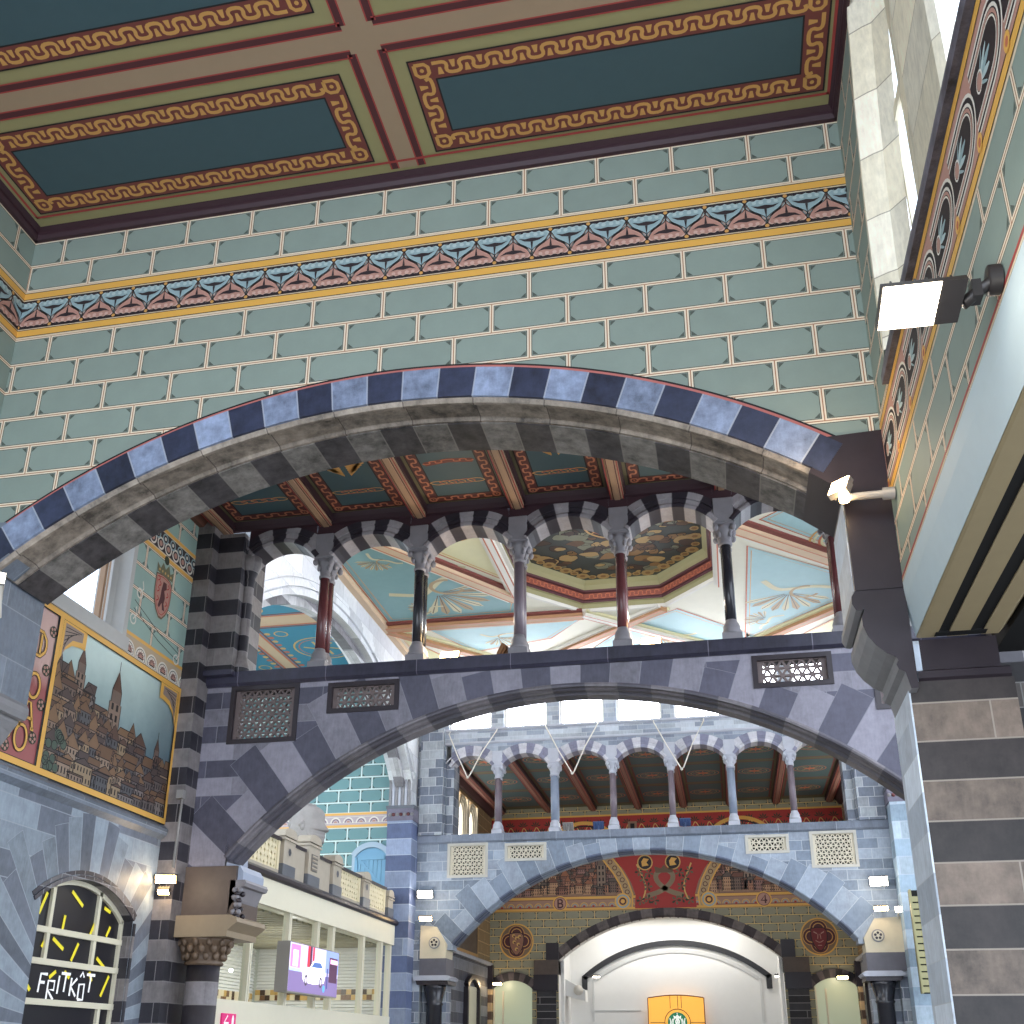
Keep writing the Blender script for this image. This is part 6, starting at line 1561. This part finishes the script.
GN = flat('emblem green', (20, 120, 80), .4, emit=.25); WE = flat('emblem white', (236, 240, 232), .4, emit=.4)
mb.prism([(scx + .32 * cos(2 * PI * k / 32), scz + .32 * sin(2 * PI * k / 32)) for k in range(32)], 'y', ys_ - .03, ys_, GN)
f = PL((0, ys_ - .032, 0), (1, 0, 0), (0, 0, 1), mb)
f.disc(scx, scz + .02, .10, WE, .002, 16, .8); f.poly([(scx - .11, scz + .12), (scx - .13, scz + .22), (scx - .06, scz + .18), (scx, scz + .26), (scx + .06, scz + .18), (scx + .13, scz + .22), (scx + .11, scz + .12)], WE, .002); f.disc(scx, scz + .28, .02, WE, .002, 6)
for s in (-1, 1):
    for q in range(3): f.rib(chaikin([(scx + s * (.10 + .025 * q), scz + .12), (scx + s * (.15 + .03 * q), scz), (scx + s * (.12 + .03 * q), scz - .1), (scx + s * (.17 + .03 * q), scz - .2)], 2), .018, WE, .003)
    f.rib(chaikin([(scx + s * .25, scz + .14), (scx + s * .22, scz), (scx + s * .26, scz - .1)], 1), .03, WE, .003)
for s in (-1, 1): f.disc(scx + s * .035, scz + .03, .012, GN, .004, 6)
f.rib([(scx - .03, scz - .04), (scx + .03, scz - .04)], .01, GN, .004); f.rib([(scx - .08, scz - .12), (scx - .06, scz - .28)], .03, WE, .003); f.rib([(scx + .08, scz - .12), (scx + .06, scz - .28)], .03, WE, .003)
mb.build('round_emblem', t, label='round green emblem with a crowned long-haired figure')

# ------------------------------------------------------------------ lamps
from mathutils import Matrix, Quaternion
def floodlight(loc, aim, w_, h_, mat, label, mount=None, group=None, name='floodlight', d=.06, body=None, lens_frac=1.0, hinge=None):
    """flat lamp housing with a glowing lens on the side of `aim`; mount = wall point of its bracket"""
    t = thing(name, loc, label, 'lamp', group)
    dv = Vector(aim).normalized(); up = Vector((0, 0, 1)); r = dv.cross(up).normalized() if abs(dv.z) < .98 else Vector((1, 0, 0)); u = r.cross(dv)
    L = Vector(loc); body = body or DARKMETAL
    def B(mb, a0, a1, b0, b1, c0, c1, m):
        v = [L + r * a + u * b + dv * c_ for c_ in (c0, c1) for a, b in ((a0, b0), (a1, b0), (a1, b1), (a0, b1))]
        mb.mesh(v, [(0, 3, 2, 1), (4, 5, 6, 7), (0, 1, 5, 4), (1, 2, 6, 5), (2, 3, 7, 6), (3, 0, 4, 7)], m)
    mb = MB(); B(mb, -w_ / 2, w_ / 2, -h_ / 2, h_ / 2, -d, 0, body)
    for k in range(4): B(mb, -w_ * .4 + k * w_ * .25, -w_ * .36 + k * w_ * .25, -h_ * .4, h_ * .4, -d * 1.5, -d, body)
    mb.build('housing', t)
    mb = MB(); q = .46
    x0 = w_ * (q - 2 * q * lens_frac) if lens_frac < 1 else -w_ * q
    if lens_frac < 1: B(mb, -w_ * .48, -w_ * .48 + w_ * lens_frac * .96, -h_ * q, h_ * q, 0, .006, mat)
    else: B(mb, -w_ * q, w_ * q, -h_ * q, h_ * q, 0, .006, mat)
    mb.build('lens', t)
    if mount is not None:
        mb = MB(); M_ = Vector(mount); mb.tube([M_, L - dv * d * .8 + (M_ - L) * .1, L - dv * d * .8], .022, body, 8); mb.build('bracket', t)
    return t
YEND = []
# big LED floodlight on the right wall
t = thing('floodlight', (1.69, 5.12, 5.58), 'black LED floodlight with a blazing square panel on the right wall', 'lamp')
FA, FB, FC, FD = Vector((1.06, 5.0, 5.53)), Vector((1.51, 5.0, 5.52)), Vector((1.47, 5.2, 5.39)), Vector((1.04, 5.2, 5.40))
fn = (FB - FA).cross(FD - FA).normalized(); fn = fn if fn.y < 0 else -fn
mb = MB(); bk = [p - fn * .06 for p in (FA, FB, FC, FD)]
mb.mesh([FA, FB, FC, FD] + bk, [(0, 1, 2, 3), (7, 6, 5, 4), (0, 4, 5, 1), (1, 5, 6, 2), (2, 6, 7, 3), (3, 7, 4, 0)], DARKMETAL)
for k in range(6):
    p = FA + (FB - FA) * (.12 + .14 * k) - fn * .06; q = p + (FD - FA) * .9; e = (FB - FA) * .02
    mb.mesh([p, p + e, q + e, q, p - fn * .03, p + e - fn * .03, q + e - fn * .03, q - fn * .03], [(0, 1, 2, 3), (4, 5, 6, 7), (0, 1, 5, 4), (3, 2, 6, 7), (0, 3, 7, 4), (1, 2, 6, 5)], DARKMETAL)
mb.build('housing', t)
mb = MB(); q = [FA + (FB - FA) * .02, FA + (FB - FA) * .70, FD + (FC - FD) * .70, FD + (FC - FD) * .02]
LED = flat('blazing led panel', (255, 246, 225), .4, emit=9, emit_c=(255, 240, 214))
mb.mesh([p + fn * .001 for p in q] + [p + fn * .006 for p in q], [(4, 5, 6, 7), (0, 1, 5, 4), (1, 2, 6, 5), (2, 3, 7, 6), (3, 0, 4, 7)], LED); mb.build('lens', t)
mb = MB(); mb.tube([(1.70, 5.12, 5.58), (1.64, 5.12, 5.58)], .085, DARKMETAL, 20); mb.tube([(1.66, 5.12, 5.57), (1.58, 5.14, 5.53), (1.50, 5.15, 5.47)], .035, DARKMETAL, 12); mb.box(1.55, 1.60, 5.10, 5.19, 5.48, 5.59, DARKMETAL); mb.build('wall_bracket', t)
# lamp on a white pipe beside the arch springing
t = floodlight((1.24, 8.75, 6.38), (-.5, -.6, .45), .19, .19, WARM, 'small warm floodlight on a white pipe at the right end of the near arch', None, body=GREYMETAL)
mb = MB(); mb.tube([(1.70, 8.72, 6.24), (1.60, 8.72, 6.24)], .055, GREYMETAL, 12); mb.tube([(1.66, 8.72, 6.24), (1.28, 8.74, 6.25), (1.26, 8.75, 6.32)], .035, GREYMETAL, 10); mb.tube([(1.27, 8.72, 6.2), (1.27, 8.72, 6.27)], .045, WARM, 10); mb.build('pipe_arm', t)
# lamp at the left end of the near arch
t = floodlight((-7.27, 8.80, 6.24), (.5, -.6, .3), .17, .15, COOL, 'small chrome lamp on a white pipe at the left edge, below the near arch', None, body=GREYMETAL)
mb = MB(); mb.tube([(-7.5, 9.02, 5.80), (-7.22, 8.88, 5.82), (-7.24, 8.86, 6.18)], .028, WHITEP, 8); mb.build('pipe_arm', t)
# three floodlights on the sill of the nearer gallery, turned up to the hall ceiling
for x, l in ((-3.82, 'warm floodlight on the nearer gallery sill, just right of its second column'), (-3.0, 'box floodlight seen from the side on the nearer gallery sill, left of the middle column'), (-.82, 'warm floodlight on the nearer gallery sill, right of the dark red fourth column')):
    floodlight((x, 14.30, 7.16), (.0 if x != -3.0 else -1, -.75 if x != -3.0 else .2, .55), .30, .18, WARM, l, (x, 14.34, 6.98), 'floodlights on the nearer gallery sill', body=flat('bronze lamp body', (150, 106, 70), .4))
# lamp pair on the left pier of the nearer bridge
floodlight((-7.62, 13.60, 3.84), (.15, -.6, -.25), .30, .12, WARM, 'warm lamp on the banded pier above the carved capital, left', (-7.78, 13.66, 3.9))
floodlight((-7.62, 13.58, 3.66), (.1, -.5, -.6), .16, .09, WARM, 'smaller lamp just below the warm lamp on the banded left pier', (-7.78, 13.66, 3.7))
mb = MB(); mb.tube([(-7.55, 13.64, 4.0), (-7.54, 13.64, 4.6), (-7.53, 13.64, 5.0)], .018, GREYMETAL, 6); mb.box(-7.6, -7.5, 13.58, 13.66, 4.98, 5.1, GREYMETAL); tag(mb.build('cable_conduit'), 'thin grey conduit with a junction box above the left pier lamp', 'conduit')
# lamps on the farther bridge
floodlight((-7.62, 26.72, 5.42), (.1, -.75, -.4), .42, .20, COOL, 'upper bright lamp on the left pier of the farther bridge', (-7.62, 26.94, 5.5), 'pier lamps of the farther bridge')
floodlight((-7.58, 26.70, 4.80), (.1, -.6, -.6), .34, .13, WARM, 'lower lamp on the left pier of the farther bridge, under the brighter one', (-7.6, 26.94, 4.85), 'pier lamps of the farther bridge')
floodlight((3.60, 26.72, 5.46), (-.1, -.75, -.4), .44, .24, COOL, 'upper bright lamp on the right pier of the farther bridge', (3.65, 26.98, 5.5), 'pier lamps of the farther bridge')
floodlight((3.58, 26.70, 4.82), (-.1, -.6, -.6), .34, .13, WARM, 'lower lamp on the right pier of the farther bridge, under the brighter one', (3.6, 26.98, 4.85), 'pier lamps of the farther bridge')
floodlight((3.95, 26.6, 4.78), (-.5, -.75, -.2), .16, .14, COOL, 'small camera-like white lamp beside the right pier lamps of the farther bridge', (3.95, 26.94, 4.6), None, 'floodlight', body=WHITEP)
for x, b_, l in ((-3.93, GREYMETAL, 'silver floodlight on the farther gallery sill'), (-3.13, flat('blue grey lamp body', (70, 90, 130), .4), 'first blue-grey floodlight on the farther gallery sill, right of the silver one'), (-.90, flat('blue grey lamp body', (70, 90, 130)), 'blue-grey floodlight on the farther gallery sill, right of the fourth column')):
    floodlight((x, 27.2, 7.16), (0, .8, .5), .28, .20, COOL, l, (x, 27.2, 6.98), 'floodlights on the farther gallery sill', body=b_)
# small lamps by the end-wall doorways
floodlight((-7.5, 35.2, 3.70), (.1, -.5, -.6), .30, .12, WARM, 'small warm lamp over the left end-wall doorway', (-7.6, 35.35, 3.8), 'doorway lamps of the end wall')
floodlight((3.35, 35.2, 3.80), (-.1, -.5, -.6), .34, .12, WARM, 'small warm lamp over the right end-wall doorway', (3.45, 35.35, 3.9), 'doorway lamps of the end wall')
floodlight((-4.5, 37.2, 4.02), (.1, -.3, -.8), .26, .10, COOL, 'thin white spotlight at the left in the alcove', (-4.8, 37.25, 4.02), 'alcove spotlights')
floodlight((1.52, 37.2, 3.98), (-.1, -.3, -.8), .26, .10, COOL, 'thin white spotlight at the right in the alcove', (1.58, 37.3, 3.98), 'alcove spotlights')
t = thing('air_duct', (-5.3, 36.6, 3.5), 'short pale duct end on the left side of the white alcove', 'duct')
mb = MB(); mb.prism([(-5.5, 3.4), (-5.5, 3.95), (-4.78, 3.55), (-4.78, 3.2)], 'y', 36.4, 37.0, WHITEW); mb.build('duct_body', t); mb = MB(); mb.tube([(-5.0, 36.38, 3.55), (-5.0, 36.34, 3.55)], .16, WHITEP, 16); mb.build('round_outlet', t)
# pendant lamp seen in the right doorway
# louvred shutter between the far right piers
t = thing('louvred_shutter', (4.25, 25.8, 3.0), 'narrow yellow-grey louvred shutter beside the pale side of the near pier', 'shutter')
mb = MB(); LV = flat('olive yellow louvre', (150, 146, 104), .5)
for k in range(14): mb.prism([(25.58, 2.87 + k * .15), (25.75, 2.95 + k * .15), (25.75, 3.0 + k * .15), (25.58, 2.99 + k * .15)], 'x', 4.12, 4.6, LV)
mb.build('slats', t); mb = MB(); mb.box(4.08, 4.12, 25.58, 25.78, 2.85, 5.1, LV); mb.box(4.6, 4.64, 25.58, 25.78, 2.85, 5.1, LV); mb.box(4.08, 4.64, 25.76, 25.8, 2.85, 5.1, BLACKV); mb.build('shutter_frame', t)
# right transept closing wall far behind
mb = MB(); mb.box(4.7, 9.5, 26.75, 27.05, 0, 11.6, MART); struct(mb, 'wall_front')
mb = MB(); mb.box(4.7, 9.5, 14.7, 27.05, 11.6, 11.8, BUFF); struct(mb, 'ceiling')

# ------------------------------------------------------------------ camera, light, colour management
cam = bpy.data.cameras.new('camera'); co = bpy.data.objects.new('camera', cam); COL.objects.link(co)
cam.sensor_width = 36; cam.lens = 1054.9 / 1024 * 36; cam.shift_y = (650 - 512) / 1024
from mathutils import Matrix
co.matrix_world = Matrix.Translation((0, 0, 1.6)) @ Matrix.Rotation(.19766, 4, 'Z') @ Matrix.Rotation(PI / 2 + .36492, 4, 'X') @ Matrix.Rotation(.0035, 4, 'Z')
cam.clip_end = 200
bpy.context.scene.camera = co
sc = bpy.context.scene
w = bpy.data.worlds.new('sky'); sc.world = w; w.use_nodes = True
w.node_tree.nodes['Background'].inputs[0].default_value = (.78, .87, 1.0, 1); w.node_tree.nodes['Background'].inputs[1].default_value = 3.6
def area(loc, rot, sx, sy, e, c=(1, 1, 1)):
    l = bpy.data.lights.new('alcove_fill', 'AREA'); l.shape = 'RECTANGLE'; l.size = sx; l.size_y = sy; l.energy = e; l.color = c
    o = bpy.data.objects.new('alcove_fill', l); COL.objects.link(o); o.location = loc; o.rotation_euler = rot; return o
def point(loc, e, c=(1, .8, .55), r=.06):
    l = bpy.data.lights.new('lamp_and_fill_glow', 'POINT'); l.energy = e; l.color = c; l.shadow_soft_size = r
    o = bpy.data.objects.new('lamp_and_fill_glow', l); COL.objects.link(o); o.location = loc; return o
point((1.05, 4.7, 5.2), 9, (1, .93, .8), .15)
point((1.05, 8.5, 6.5), 12)
for x in (-3.82, -.82): point((x, 14.75, 7.6), 40, (1, .85, .65), .1)
point((-7.45, 13.35, 3.8), 7); point((-7.4, 26.3, 5.3), 14, (1, .93, .8)); point((3.4, 26.3, 5.3), 14, (1, .93, .8)); point((-7.3, 35.0, 3.7), 8); point((3.2, 35.0, 3.8), 8)
for y in (18.0, 21.5, 24.5): point((-10.3, y, 3.2), 45, (1, .98, .92), .04)  # hidden point lights added inside the shop to brighten it
area((-2, 36.5, 5.95), (0, 0, 0), 5, .8, 120, (1, .99, .97))  # unseen area lamp added below the ceiling to brighten the alcove
sc.view_settings.view_transform = 'Standard'; sc.view_settings.look = 'None'; sc.view_settings.gamma = 1; sc.view_settings.exposure = 0.28
sc.view_settings.use_curve_mapping = False
